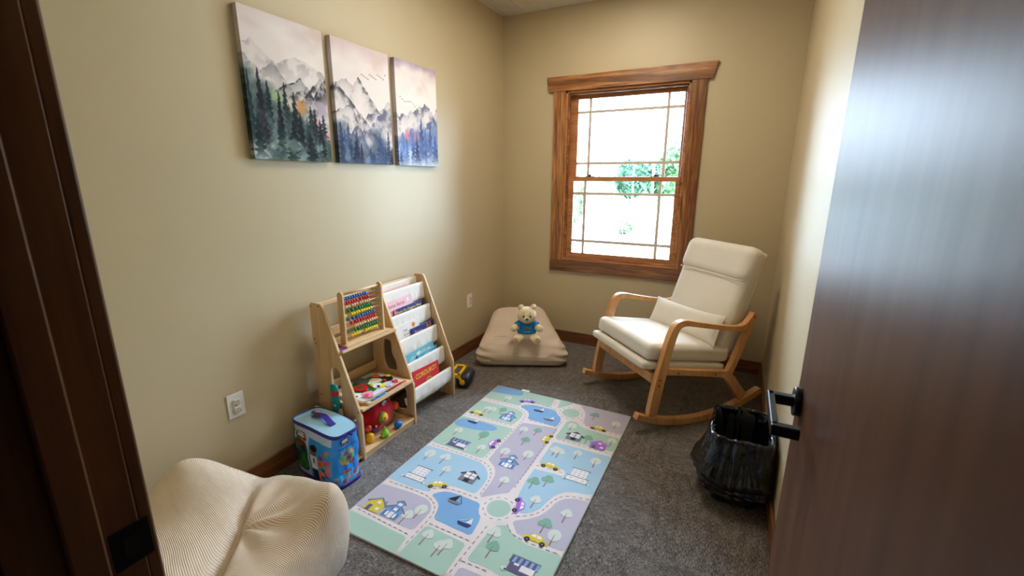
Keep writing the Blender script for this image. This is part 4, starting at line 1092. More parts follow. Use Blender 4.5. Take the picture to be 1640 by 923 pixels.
MB().rbox((.022, .016, .028), .012, 6, mat=Matrix.Translation((.085, -.120, .028))).build('banana', colr('banana_yellow', (228, 176, 30), .35), pl, smooth=True)
MB().ball((.07, -.112, .078), (.018, .020, .020), 14, 10).build('red_ring_ball', colr('ball_redorange', (214, 70, 34), .35), pl)
MB().ball((.085, -.088, .058), (.012, .022, .013), 14, 10).build('purple_bead', F('purple_plush', (66, 40, 116)), pl)
MB().ball((.088, -.072, .074), .008, 10, 8).build('wood_bead', M['pine_y'], pl)

# ---------------------------------------------------------------- teal toy standing in the side pocket
tt_ = empty('bath_toy', (.19, 1.5285, .031), 0, 'teal toy pencil with a red band poking out of the shelf side pocket', 'toy')
te = colr('teal_plastic', (24, 150, 146), .35)
MB().rbox((.026, .0145, .196), .013, 8, lambda p, u: (p.x * (1 - .12 * (u[2] > .5)) + p.z * -.055, p.y, p.z + .198)).build('body', te, tt_, smooth=True)
MB().rbox((.022, .0155, .018), .012, 6, mat=Matrix.Translation((-.005, -.0015, .345))).build('red_button', colr('toy_red', (206, 30, 44), .3), tt_, smooth=True)
MB().box((-.006, -.0153, .275), (.01, -.0135, .285)).build('white_mark', colr('toy_mark', (226, 230, 224), .4), tt_)
MB().prism([(.016, .18), (.032, .18), (.034, .235), (.026, .262)], -.012, .012, 'y').build('orange_tip', colr('toy_peach', (228, 184, 120), .5), tt_, .003)

# ---------------------------------------------------------------- block bag
bag = empty('block_bag', (.25, 1.392, 0), R(-5), 'blue zip bag of building blocks with a dark blue handle, beside the toy shelf', 'toy bag')
def bag_pt(U, V, side_):
    # U 0..1 around, V 0..1 up
    pass
HXb, HYb, HZb = .178, .082, .292
def bag_pos(U, V):
    a = U * 2 * np.pi - np.pi * .75
    n = 5.0
    ca, sa = np.cos(a), np.sin(a)
    rr = (np.abs(ca) ** n + np.abs(sa) ** n) ** (-1 / n)
    sx = HXb * (.94 + .06 * V - .05 * np.sin(V * np.pi)); sy = HYb * (1.0 + .10 * np.sin(V * np.pi) - .02 * V)
    w = .007 * (fbm(U * 22, V * 6, 81, 3) - .5) * np.sin(np.clip(V, 0, 1) * np.pi) * 2
    return rr * ca * (sx + w), rr * sa * (sy + w), V * HZb + .002
def bag_face(U, V):
    # front (facing the room, -y local) uses f in 0..1 left->right ; right end uses g
    a = U * 2 * np.pi - np.pi * .75
    n = 5.0; ca, sa = np.cos(a), np.sin(a)
    rr = (np.abs(ca) ** n + np.abs(sa) ** n) ** (-1 / n)
    x, y = rr * ca, rr * sa
    front = -y >= np.abs(x)
    right = (x > np.abs(y)) & ~front
    left = (-x > np.abs(y)) & ~front
    C = np.stack([np.full(U.shape, .70), np.full(U.shape, .78), np.full(U.shape, .88)], -1)
    def put(mask, c, a_=1.0):
        nonlocal C
        k = (mask.astype(float) * a_)[..., None]; C = C * (1 - k) + np.array(c) * k
    f = (x + 1) / 2; g = (y + 1) / 2; v = V
    # front: pale left column with window, blue picture area to the right
    put(front & (f > .44 + .12 * np.clip(v - .6, 0, 1)) & (v < .86 - .06 * f), (.16, .58, .88))
    put(front & (f > .44) & (v > .12) & (np.sin(f * 40) * .02 + v < .5), (.30, .66, .92), .7)
    win = (np.abs((f - .235) / .155) ** 4 + np.abs((v - .42) / .27) ** 4) < 1
    put(front & ((np.abs((f - .235) / .175) ** 4 + np.abs((v - .42) / .30) ** 4) < 1), (.22, .24, .32))
    bl = fbm(f * 7, v * 7, 90, 2)
    put(front & win, (.06, .34, .12)); put(front & win & (bl > .55), (.10, .14, .40)); put(front & win & (bl < .40), (.14, .52, .18)); put(front & win & (v > .60), (.42, .14, .14))
    # smiling child figure with pale shirt
    put(front & (((f - .56) / .075) ** 2 + ((v - .60) / .085) ** 2 < 1), (.50, .32, .24)); put(front & (((f - .565) / .085) ** 2 + ((v - .66) / .06) ** 2 < 1), (.10, .07, .06))
    put(front & (np.abs(f - .55) < .075) & (v < .52) & (v > .26), (.90, .90, .92)); put(front & (np.abs(f - .55) < .02) & (np.abs(v - .42) < .05), (.14, .18, .34)); put(front & (np.abs(f - .555) < .07) & (v <= .26) & (v > .04), (.12, .14, .28))
    # block castle
    rs = random.Random(7)
    for _ in range(46):
        bx_, bz_ = .64 + rs.random() * .26, .06 + rs.random() * .66
        if bz_ > .40 + (bx_ - .6) * 1.2: continue
        put(front & (np.abs(f - bx_) < .035) & (np.abs(v - bz_) < .032), rs.choice([(.86, .30, .30), (.92, .50, .24), (.40, .70, .26), (.86, .44, .62), (.22, .28, .66), (.86, .30, .34)]))
    # right end: bright blue with picture of blocks
    put(right, (.10, .55, .92)); put(right & (v < .22), (.30, .74, .96))
    put(right & (((g - .5) / .26) ** 2 + ((v - .52) / .15) ** 2 < 1), (.40, .66, .42))
    for _ in range(30):
        a_, b2 = rs.random(), rs.random() * .62
        put(right & (np.abs(g - a_) < .07) & (np.abs(v - b2) < .035) & (b2 < .25 or abs(a_ - .5) < .22), rs.choice([(.90, .42, .20), (.80, .22, .30), (.56, .24, .60), (.94, .70, .30), (.90, .60, .62)]), .9)
    put(right & (np.abs(v - .72) < .012) & (np.abs(g - .5) < .3), (.10, .20, .45))
    put(left & (v < .3), (.55, .25, .28)); put(left & (v >= .3) & (v < .6), (.30, .36, .66)); put(left & (v > .6) & (v < .82), (.62, .44, .36))
    put((V < .035), (.16, .12, .55))
    return C[..., 0], C[..., 1], C[..., 2]
gridobj('printed_wall', 420, 110, bag_pos, bag_face, M['print'], bag)
top_z = HZb
def lid_pos(U, V):
    a = U * 2 * np.pi; n = 5.0
    ca, sa = np.cos(a), np.sin(a); rr = (np.abs(ca) ** n + np.abs(sa) ** n) ** (-1 / n)
    x = rr * ca * V; y = rr * sa * V
    return x * HXb * 1.0, y * HYb * .98, top_z + .010 - .010 * x * x + .004 * np.sin(x * 3 + 1) * (1 - y * y)
gridobj('lid', 60, 12, lid_pos, lambda U, V: (U * 0 + .62, U * 0 + .80, U * 0 + .88), M['print'], bag)
rim = []
for k in range(61):
    a = 2 * math.pi * k / 60; n = 5
    ca, sa = math.cos(a), math.sin(a); rr = (abs(ca) ** n + abs(sa) ** n) ** (-1 / n)
    rim.append((rr * ca * HXb * 1.005, rr * sa * HYb * .99, top_z + .002 - .010 * (rr * ca) ** 2 + .004 * math.sin(rr * ca * 3 + 1) * 0))
navy = colr('navy_webbing', (44, 34, 140), .45)
MB().tube(rim, .0085, 8, sq=(.5, 1.25), cap=False).build('zip_band', navy, bag)
bot = [(p[0] * .985, p[1] * 1.0, .010) for p in rim]
MB().tube(bot, .0085, 8, sq=(.5, 1.2), cap=False).build('bottom_piping', navy, bag)
MB().tube([(HXb * 1.0, .0, top_z - .005), (HXb + .022, .012, top_z - .012)], .006, 6, sq=(.5, 1)).build('zip_pull', navy, bag)
hp = []
for t in np.linspace(0, 1, 15):
    hp.append((-.085 + .17 * t, -.002 + .006 * math.sin(t * 5), top_z + .0125 + .020 * math.sin(math.pi * t) ** 1.2))
hs = MB()
for w0, w1 in zip(hp[:-1], hp[1:]):
    hs.add([(w0[0], w0[1] - .015, w0[2]), (w1[0], w1[1] - .015, w1[2]), (w1[0], w1[1] + .015, w1[2]), (w0[0], w0[1] + .015, w0[2]), (w0[0], w0[1] - .015, w0[2] + .002), (w1[0], w1[1] - .015, w1[2] + .002), (w1[0], w1[1] + .015, w1[2] + .002), (w0[0], w0[1] + .015, w0[2] + .002)], [(3, 2, 1, 0), (4, 5, 6, 7), (0, 1, 5, 4), (2, 3, 7, 6)])
hs.build('handle', navy, bag)
def bag_logo(nm, Mx, s=1.0):
    lg = MB().prism([(-.034, -.026), (.036, -.026), (.040, -.004), (.030, .026), (-.030, .024), (-.038, .0)], -.0004, .0002, 'z', mat=Mx @ Matrix.Scale(s, 4)).build(nm, colr('logo_black', (28, 26, 30), .4), bag)
    MB().prism([(-.026, .0), (.032, -.002), (.028, .022), (-.022, .021)], .0002, .0006, 'z', mat=Mx @ Matrix.Scale(s, 4)).build('logo_white', colr('logo_white', (238, 238, 240), .4), lg)
    text('lettering', 'MEGA', .021, colr('logo_purple', (96, 50, 130), .4), lg, Mx @ Matrix.Scale(s, 4) @ Matrix.Translation((.003, .0105, .0008)), .0002, .95)
    for q, (ch, rgb) in enumerate(zip('BLOKS', ((60, 130, 200), (90, 180, 70), (236, 210, 50), (230, 130, 40), (214, 50, 50)))):
        text('lettering', ch, .024, colr('logo_%d_%d_%d' % rgb, rgb, .4), lg, Mx @ Matrix.Scale(s, 4) @ Matrix.Translation((-.026 + q * .0135, -.0135, .0008)), .0002, .95)
bag_logo('logo', Matrix.Translation((-.078, -HYb * 1.045, .232)) @ Matrix.Rotation(R(90), 4, 'X'))
bag_logo('logo', Matrix.Translation((-.105, .028, top_z + .0125)) @ Matrix.Rotation(R(10), 4, 'Z'), .62)
bag_logo('logo', Matrix.Translation((HXb * .998, -.02, .248)) @ Matrix.Rotation(R(90), 4, 'Z') @ Matrix.Rotation(R(90), 4, 'X'), .6)

# ---------------------------------------------------------------- toy road roller
rl = empty('toy_road_roller', (.255, 2.56, 0), R(15), 'yellow toy road roller with a black drum, behind the bookrack end', 'toy vehicle')
yel = colr('roller_yellow', (236, 190, 24), .35); blk = colr('roller_black', (30, 34, 42), .3)
dm = MB().lathe([(.010, -.088), (.046, -.088), (.051, -.083), (.051, .083), (.046, .088), (.010, .088)], 28, mat=Matrix.Translation((.075, .02, .0515)) @ Matrix.Rotation(R(90), 4, 'X')).build('drum', blk, rl)
MB().lathe([(.004, 0), (.022, .001), (.018, .005), (.006, .006)], 18, mat=Matrix.Translation((.075, -.068, .0515)) @ Matrix.Rotation(R(90), 4, 'X')).build('hub_cap', yel, dm)
yk = MB().prism([(.075, .045), (.085, .06), (.06, .105), (-.02, .11), (-.02, .095), (.045, .088)], -.079, -.071, 'y').prism([(.075, .045), (.085, .06), (.06, .105), (-.02, .11), (-.02, .095), (.045, .088)], .109, .117, 'y')
yk.box((-.02, -.079, .100), (.058, -.05, .112)).box((-.02, .09, .100), (.058, .117, .112)).box((-.028, -.079, .098), (-.01, .117, .112)).box((.04, -.079, .098), (.058, .117, .112))
yk.build('yoke', yel, rl, .002)
MB().prism([(-.20, .05), (-.02, .05), (-.02, .10), (-.07, .115), (-.20, .105)], -.035, .075, 'y').build('body', yel, rl, .004)
cab = MB()
for x in (-.14, -.06):
    for y in (-.028, .062): cab.box((x - .004, y - .004, .10), (x + .004, y + .004, .155))
cab.box((-.155, -.036, .155), (-.045, .072, .163)); cab.build('cab_roof', yel, rl, .002)
for y in (-.05, .07):
    MB().lathe([(.008, 0), (.036, 0), (.04, .004), (.04, .022), (.036, .026), (.008, .026)], 22, mat=Matrix.Translation((-.16, y + .02, .0405)) @ Matrix.Rotation(R(90), 4, 'X')).build('wheel', blk, rl)
# ---------------------------------------------------------------- corduroy bean bag (foreground)
def surf_obj(name, nu, nv, posf, mat, parent, rib=None, colf=None):
    o = gridobj(name, nu, nv, posf, colf, mat, parent)
    if rib is not None:
        u = np.linspace(0, 1, nu); v = np.linspace(0, 1, nv); U, V = np.meshgrid(u, v)
        at = o.data.attributes.new('rib', 'FLOAT', 'POINT'); at.data.foreach_set('value', rib(U, V).ravel().astype(np.float32))
    return o
bb = empty('bean_bag', (.45, .70, 0), 0, 'large cream corduroy bean bag in the foreground by the doorway', 'bean bag')
def bb_dome(U, V):
    # U around, V from centre of the top (0) over the shoulder to the floor edge (1)
    a = U * 2 * np.pi
    ca, sa = np.cos(a), np.sin(a); n = 3.6
    rr = (np.abs(ca) ** n + np.abs(sa) ** n) ** (-1 / n)
    ax, ay = .385, .425
    # cross-section: t in 0..1 top plateau, then side
    rad = np.where(V < .6, V / .6 * .86, .86 + .14 * np.sin((V - .6) / .4 * np.pi * .80) / 1.0)
    x = rr * ca * ax * rad; y = rr * sa * ay * rad
    zt = bb_top(x, y)
    side = np.clip((V - .6) / .4, 0, 1)
    z = np.where(V < .6, zt, zt * (1 - side ** 1.6) + .0)
    fold = .010 * (fbm(U * 24, V * 3, 95, 3) - .5) * smoothstep(.5, .8, V) * 2
    x = x + ca * fold; y = y + sa * fold
    return x, y, z + .002
def bb_top(x, y):
    X = x + .45; Y = y + .70
    g = lambda cx, cy, sx, sy, rot=0: np.exp(-(((X - cx) * math.cos(rot) + (Y - cy) * math.sin(rot)) / sx) ** 2 - ((-(X - cx) * math.sin(rot) + (Y - cy) * math.cos(rot)) / sy) ** 2)
    h = .215 + .195 * g(.18, .80, .19, .17, .3) + .145 * g(.75, 1.05, .14, .15) + .06 * g(.45, .45, .3, .25) + .02 * g(.75, .70, .15, .3) + .055 * g(.52, 1.08, .17, .10)
    # crease running from the far rim down to the near side
    cx_, cy_ = .33, .95; dx, dy = .30, -.34; L_ = math.hypot(dx, dy)
    s = ((X - cx_) * dx + (Y - cy_) * dy) / L_; d = ((X - cx_) * dy - (Y - cy_) * dx) / L_
    h = h - .045 * np.exp(-(d / .022) ** 2) * smoothstep(-.06, .06, s) - .025 * np.exp(-(d / .07) ** 2)
    # radiating pulls to the right of the crease
    ang = np.arctan2(Y - .80, X - .475); r = np.hypot(X - .475, Y - .80)
    h = h + .010 * np.sin(ang * 9 + 1.5 * np.sin(r * 9)) * np.exp(-((r - .12) / .11) ** 2) * smoothstep(-.01, .03, -d)
    h = h + .010 * (fbm(X * 9, Y * 9, 96, 3) - .5)
    rr = np.hypot(x / .385, y / .425)
    return h - .03 * np.clip(rr, 0, 1) ** 6
def bb_rib(U, V):
    x, y, z = bb_dome(U, V)
    X, Y = x + .45, y + .70
    dx, dy = .30, -.34; L_ = math.hypot(dx, dy)
    d = ((X - .33) * dy - (Y - .95) * dx) / L_
    a1 = (Y * .93 + X * .36 + z * .55); a2 = (Y * .90 - X * .18 - z * .45)
    k = smoothstep(-.008, .008, d)
    return a1 * k + a2 * (1 - k)
surf_obj('fabric_cover', 200, 130, bb_dome, M['cord'], bb, bb_rib)
# seam cord down the crease
sm_pts = []
for t in np.linspace(-.02, .95, 26):
    X, Y = .33 + .30 * t, .95 - .34 * t
    z = float(bb_top(np.array(X - .45), np.array(Y - .70)))
    sm_pts.append((X - .45, Y - .70, z + .002))
MB().tube(sm_pts, .0025, 6).build('seam', colr('seam_cord', (206, 186, 158), .9, 'fab'), bb)

# ---------------------------------------------------------------- tan floor cushion in the corner
fc = empty('floor_cushion', (.45, 3.35, 0), 0, 'tan fabric floor cushion in the far left corner, under the teddy bear', 'floor cushion')
CFL, CFR, CBL, CBR = Vector((.235, 2.90)), Vector((.90, 3.225)), Vector((.075, 3.44)), Vector((.47, 3.755))
def fc_top(X, Y):
    return .0
def fc_fn(p, u):
    a, b, c = u
    sx = p.x / .5; sy = p.y / .5
    # bilinear footprint
    q = (CFL * (1 - sx) * (1 - sy) + CFR * (1 + sx) * (1 - sy) + CBL * (1 - sx) * (1 + sy) + CBR * (1 + sx) * (1 + sy)) / 4
    k = (1 + sy) / 2
    hgt = .215 + .155 * k ** 1.2 + .012 * math.cos(sx * 1.4)
    zz = (p.z + .5)
    z = zz * hgt
    if zz > .5: z -= .018 * math.exp(-((q.x - .60) ** 2 + (q.y - 3.12) ** 2) / .018)
    # bulging flanks with corner gathers
    bul = .97 + .09 * math.sin(math.pi * min(1, max(0, zz)) ** .8) - (.10 * (zz > .55) * (zz - .55) / .45)
    cx_, cy_ = .42, 3.36
    X = cx_ + (q.x - cx_) * bul; Y = cy_ + (q.y - cy_) * bul
    cn = math.exp(-((abs(sx) - 1) / .28) ** 2) * math.exp(-((sy + 1) / .30) ** 2)
    wav = math.sin(zz * 24 + sx * 7 + sy * 5) * .014 * cn * math.sin(math.pi * zz)
    dx, dy = (q.x - cx_), (q.y - cy_); l = math.hypot(dx, dy) + 1e-6
    X += dx / l * wav; Y += dy / l * wav
    nzv = mnoise.noise(Vector((X * 9, Y * 9, z * 9))) * .009 + mnoise.noise(Vector((X * 4, Y * 4, z * 4))) * .014
    z += nzv * (zz > .3)
    if zz > .6: z += .008 * (math.sin((X * .8 - Y * 1.0) * 40) * math.exp(-((q.x - .33) ** 2 + (q.y - 3.08) ** 2) / .02) + math.sin((X * 1.0 - Y * .2) * 44) * math.exp(-((q.x - .78) ** 2 + (q.y - 3.24) ** 2) / .008))
    return (max(.018, X) - .45, min(3.79, Y) - 3.35, max(.001, z))
MB().rbox((.5, .5, .5), .14, 46, fc_fn).build('cover', M['sack'], fc, smooth=True)
def fc_pt(sx, sy, c):
    # approximate surface point for seams
    return fc_fn(Vector((sx * .5, sy * .5, c)), (sx, sy, c * 2))
MB().tube([Vector(fc_pt(t, -.80, .455)) + Vector((0, -.004, .004)) for t in np.linspace(-.72, .72, 24)], .0022, 6).build('seam', colr('cushion_seam', (168, 142, 112), .9, 'fab'), fc)

# ---------------------------------------------------------------- teddy bear
BZ = .232
bear = empty('teddy_bear', (.588, 3.10, BZ), math.atan2(2.03 - .588, 3.10) , 'cream teddy bear in a blue shirt sitting on the corner floor cushion', 'soft toy')
bear.scale = (1.06, 1.06, 1.06)
# local frame: faces -Y, rotated so that -Y points to the room
fur = fabric('cream_fur', srgb(246, 226, 186), 420, 0.9, 0.06, sheen=0.6)
bm_ = MB()
def lobe(c, r, mat=None): bm_.ball(c, r, 18, 12, mat=mat)
lobe((0, 0, .078), (.064, .055, .082)); lobe((0, -.004, .05), (.068, .060, .052)); lobe((0, -.006, .20), (.073, .066, .066)); lobe((0, .0, .150), (.045, .04, .03))
lobe((-.044, 0, .258), (.024, .016, .024)); lobe((.050, 0, .262), (.024, .016, .024)); lobe((0, -.058, .183), (.030, .026, .023))
for s, el in ((-1, .108), (1, .108)):
    for t in np.linspace(0, 1, 6): lobe((s * (.052 + .046 * t), -.008 - .030 * t, .122 - .018 * t), (.024 + .003 * t,) * 3)
for s in (-1, 1):
    for t in np.linspace(0, 1, 6): lobe((s * (.040 + .034 * t), -.025 - .068 * t, .034 - .002 * t), (.030, .030, .030))
    lobe((s * .076, -.098, .038), (.029, .024, .034))
body = bm_.build('fur_body', fur, bear)
rm = body.modifiers.new('merge', 'REMESH'); rm.mode = 'VOXEL'; rm.voxel_size = .0035; rm.use_smooth_shade = True
smm = body.modifiers.new('soft', 'SMOOTH'); smm.iterations = 4; smm.factor = .5
dk = colr('bear_dark', (40, 28, 26), .25)
for x in (-.024, .026): MB().ball((x, -.070, .208), (.0085, .0055, .0095), 14, 10).build('eye', dk, bear)
for x in (-.024, .026): MB().ball((x + .002, -.0755, .211), .0022, 8, 6).build('eye_glint', colr('glint', (245, 245, 245), .2), bear)
MB().ball((.002, -.086, .191), (.012, .008, .009), 14, 10).build('nose', colr('bear_nose', (72, 42, 36), .4), bear)
for s in (-1, 1): MB().tube([(s * .020 + .001, -.067, .2315), (s * .026 + .001, -.065, .2345), (s * .032 + .001, -.062, .2325)], .0013, 5).build('eyebrow', colr('brow_thread', (150, 104, 70), .8), bear)
for s in (-1, 1): MB().ball((s * .047 + .003 * (s > 0), -.0135, .258 + .004 * (s > 0)), (.014, .006, .014), 12, 8).build('inner_ear', F('ear_inner', (240, 224, 196)), bear)
for s in (-1, 1): MB().ball((s * .079, -.120, .037), (.018, .006, .023), 14, 10).build('foot_pad', F('foot_pad', (206, 178, 146)), bear)
for s in (-1, 1): MB().ball((s * .094, -.062, .098), (.010, .006, .010), 12, 8).build('paw_pad', F('paw_pad', (208, 174, 128)), bear)
shb = F('blue_shirt', (24, 132, 190))
def shirt_pos(U, V):
    a = U * 2 * np.pi; z = .068 + .090 * V
    rx = .070 - .018 * V ** 2 + .004 * (1 - V); ry = .064 - .016 * V ** 2 + .003 * (1 - V)
    z = z - .010 * np.clip(-np.sin(a), 0, 1) * (V > .5) * (V - .5) * 3
    return rx * np.cos(a), ry * np.sin(a) - .001, z
so = gridobj('shirt', 40, 12, shirt_pos, None, shb, bear)
q_ = so.modifiers.new('thickness', 'SOLIDIFY'); q_.thickness = .003
for s in (-1, 1): MB().tube([(s * .046, -.004, .135), (s * .064, -.014, .125), (s * .074, -.020, .119)], [.027, .031, .030], 16, cap=False).build('sleeve', shb, bear)
for s in (-1, 1): MB().tube([(s * .040, -.052, .150), (s * .046, -.062, .125), (s * .050, -.064, .100)], .006, 8, sq=(1, .4)).build('shirt_stripe', F('shirt_navy', (20, 36, 96)), bear)
MB().lathe([(.015, 0), (.016, .001), (.004, .002)], 20, mat=Matrix.Translation((.004, -.0680, .112)) @ Matrix.Rotation(R(90), 4, 'X')).build('shirt_badge', F('badge_grey', (120, 130, 150)), bear)
MB().lathe([(.007, 0), (.007, .001), (.002, .002)], 12, mat=Matrix.Translation((.004, -.0700, .114)) @ Matrix.Rotation(R(90), 4, 'X')).build('badge_centre', F('badge_red', (170, 70, 70)), bear)
MB().box((-.016, -.0730, .086), (.024, -.0700, .092)).build('shirt_print', F('shirt_white', (130, 190, 220)), bear)

# ---------------------------------------------------------------- rocking chair
ch = empty('rocking_chair', (1.612, 2.494, 0), R(45), 'wooden rocking chair with cream upholstered seat and high back, below the window', 'rocking chair')
W = .72; OK = M['oak']
def resamp(pts, n):
    p = np.array(pts, float); d = np.r_[0, np.cumsum(np.hypot(*np.diff(p, axis=0).T))]; t = np.linspace(0, d[-1], n)
    return np.stack([np.interp(t, d, p[:, k]) for k in range(p.shape[1])], 1)
def spl(pts, it=3):
    pts = [tuple(p) for p in pts]
    for _ in range(it):
        o = [pts[0]]
        for i in range(len(pts) - 1):
            a, b = np.array(pts[i]), np.array(pts[i + 1]); o += [tuple(a * .75 + b * .25), tuple(a * .25 + b * .75)]
        pts = o + [pts[-1]]
    return pts
def band(path, y0, y1, name, parent, bev=.007):
    # path: (s, z, width) -> a plank-like member of given in-plane width
    p = np.array(spl(path, 2)); L_, Rr = [], []
    for i in range(len(p)):
        a, b = p[max(i - 1, 0)], p[min(i + 1, len(p) - 1)]
        t = b[:2] - a[:2]; t /= np.hypot(*t) + 1e-9; n = np.array([-t[1], t[0]])
        L_.append(tuple(p[i, :2] + n * p[i, 2] / 2)); Rr.append(tuple(p[i, :2] - n * p[i, 2] / 2))
    m = MB(); n_ = len(L_)
    vs_ = [(a, y0, b) for a, b in L_] + [(a, y0, b) for a, b in Rr] + [(a, y1, b) for a, b in L_] + [(a, y1, b) for a, b in Rr]
    fs = []
    for i in range(n_ - 1):
        fs += [(i, i + 1, n_ + i + 1, n_ + i), (2 * n_ + i, 3 * n_ + i, 3 * n_ + i + 1, 2 * n_ + i + 1), (i, 2 * n_ + i, 2 * n_ + i + 1, i + 1), (n_ + i, n_ + i + 1, 3 * n_ + i + 1, 3 * n_ + i)]
    fs += [(0, n_, 3 * n_, 2 * n_), (n_ - 1, 3 * n_ - 1, 4 * n_ - 1, 2 * n_ - 1)]
    m.add(vs_, fs)
    return m.build(name, OK, parent, bev, 3)
RR = 1.06
for side_, (y0, y1) in (('near', (0, .040)), ('far', (W - .040, W))):
    rk = []
    for s in np.linspace(-.005, .935, 16):
        zb = RR - math.sqrt(RR * RR - (s - .43) ** 2)
        wd = .046 if .06 < s < .9 else .038
        rk.append((s, zb + .023, wd))
    band(rk, y0 - .002, y1 + .002, 'rocker', ch, .008)
    band([(.105, .105, .062), (.118, .20, .064), (.138, .32, .066), (.160, .42, .058), (.184, .53, .054), (.208, .62, .052), (.235, .668, .046), (.285, .679, .036), (.36, .662, .032), (.48, .637, .031), (.62, .610, .031), (.70, .600, .034), (.75, .612, .040), (.785, .648, .042), (.806, .690, .036)], y0, y1, 'arm_and_front_leg', ch)
    band([(.808, .690, .034), (.775, .60, .038), (.735, .49, .042), (.695, .385, .044), (.662, .312, .050)], y0 + .0015, y1 - .0015, 'back_post', ch)
    band([(.63, .300, .050), (.672, .272, .062), (.725, .205, .060), (.792, .125, .066)], y0 + .001, y1 - .001, 'rear_leg', ch)
    band([(.14, .388, .046), (.30, .360, .042), (.50, .326, .042), (.66, .298, .052)], y0 + .002, y1 - .002, 'side_rail', ch)
    for (x, z) in ((.135, .335), (.130, .300), (.262, .362), (.545, .318), (.795, .668)):
        yy = y0 - .0005 if side_ == 'near' else y1 + .0005
        s_ = MB().lathe([(.0058, 0), (.0058, .001), (.003, .0012)], 12, mat=Matrix.Rotation(R(90), 4, 'X')).build('screw', M['screw'], ch) if (side_, x) == ('near', .135) else link_copy(scr0, parent=ch)
        if (side_, x) == ('near', .135): scr0 = s_
        s_.location = (x, yy, z)
bx('front_rail', (.098, .038, .305), (.122, W - .038, .365), OK, ch, .005)
bx('rear_rail', (.60, .038, .275), (.624, W - .038, .325), OK, ch, .005)
CR = M['cream']
T1 = Matrix.Translation((.345, W / 2, .375)) @ Matrix.Rotation(R(8.5), 4, 'Y')
MB().rbox((.315, .315, .026), .020, 14, mat=T1).build('seat_base', CR, ch, smooth=True)
T2 = Matrix.Translation((.382, W / 2, .452)) @ Matrix.Rotation(R(8.5), 4, 'Y')
puff = lambda k: (lambda p, u: (p.x, p.y, p.z + (k * (1 - min(1, abs(u[0])) ** 2.5) * (1 - min(1, abs(u[1])) ** 2.5) if u[2] > 0 else 0)))
sc_ = MB().rbox((.312, .312, .052), .034, 24, puff(.022), mat=T2).build('seat_cushion', CR, ch, smooth=True)
# piping round the cushion's top and bottom edge
def rrect(hx_, hy_, r, z, n=7):
    o = []
    for cx_, cy_, a0 in ((hx_ - r, hy_ - r, 0), (-hx_ + r, hy_ - r, 90), (-hx_ + r, -hy_ + r, 180), (hx_ - r, -hy_ + r, 270)):
        for k in range(n): a = R(a0 + 90 * k / (n - 1)); o.append(Vector((cx_ + r * math.cos(a), cy_ + r * math.sin(a), z)))
    return o + [o[0]]
MB().tube([T2 @ p for p in rrect(.303, .303, .04, .036)], .0022, 6, cap=False).build('piping', M['cream_piping'], sc_)
AB = R(18.5)
T3 = Matrix.Translation((.748, W / 2, .735)) @ Matrix.Rotation(AB, 4, 'Y')
bk_ = MB().rbox((.055, .298, .325), .045, 22, lambda p, u: (p.x - .020 * (1 - abs(u[1]) ** 2.5) * (1 - abs(u[2]) ** 3) * (u[0] < 0), p.y, p.z), mat=T3).build('back_cushion', CR, ch, smooth=True)
T4 = Matrix.Translation((.818, W / 2, .972)) @ Matrix.Rotation(AB, 4, 'Y')
MB().rbox((.074, .305, .118), .062, 20, lambda p, u: (p.x - .008 * (1 - abs(u[1]) ** 3) * (u[0] < 0), p.y, p.z), mat=T4).build('headrest_roll', CR, ch, smooth=True)
T5 = Matrix.Translation((.800, W / 2, .735)) @ Matrix.Rotation(AB, 4, 'Y')
MB().rbox((.018, .290, .335), .014, 12, mat=T5).build('back_board', CR, ch, smooth=True)
MB().tube([T4 @ Vector((-.040, -.300, -.105)), T4 @ Vector((-.070, -.27, -.112)), T4 @ Vector((-.075, 0, -.113)), T4 @ Vector((-.070, .27, -.112)), T4 @ Vector((-.040, .300, -.105))], .003, 6).build('seam', M['cream_piping'], ch)

# lumbar pillow
lp = empty('lumbar_pillow', (0, 0, 0), 0, 'cream rectangular lumbar pillow with dark piping resting on the rocking chair seat', 'pillow')
lp.matrix_world = ch.matrix_basis if False else Matrix.Translation((1.612, 2.494, 0)) @ Matrix.Rotation(R(45), 4, 'Z') @ Matrix.Translation((.553, .345, .571)) @ Matrix.Rotation(R(9), 4, 'Z') @ Matrix.Rotation(R(24), 4, 'Y')
def pil(p, u):
    k = (1 - abs(u[1]) ** 3.0) * (1 - abs(u[2]) ** 3.0)
    pinch = 1 + .05 * abs(u[1]) ** 4 * abs(u[2]) ** 4
    sag = -.006 * (1 - u[1] ** 2) * u[2]
    nn = mnoise.noise(Vector((p.y * 14, p.z * 14, u[0]))) * .003 * k
    return (u[0] * (.004 + .044 * max(k, 0) ** .55) + nn, p.y * pinch, p.z * pinch + sag) if abs(u[0]) > .999 else ((u[0] * .004), p.y * pinch, p.z * pinch + sag)
pw = MB().rbox((.05, .278, .098), .004, 26, pil).build('pillow_body', CR, lp, smooth=True)
pp_ = []
for t in range(81):
    a = 2 * math.pi * t / 80; n = 9.0
    ca, sa = math.cos(a), math.sin(a); rr = (abs(ca) ** n + abs(sa) ** n) ** (-1 / n)
    u1, u2 = max(-1, min(1, rr * ca)), max(-1, min(1, rr * sa)); pin = 1 + .05 * abs(u1) ** 4 * abs(u2) ** 4
    pp_.append((0, u1 * .279 * pin, u2 * .099 * pin - .006 * (1 - u1 ** 2) * u2))
MB().tube(pp_, .0035, 7, cap=False).build('piping', M['cream_piping'], lp)

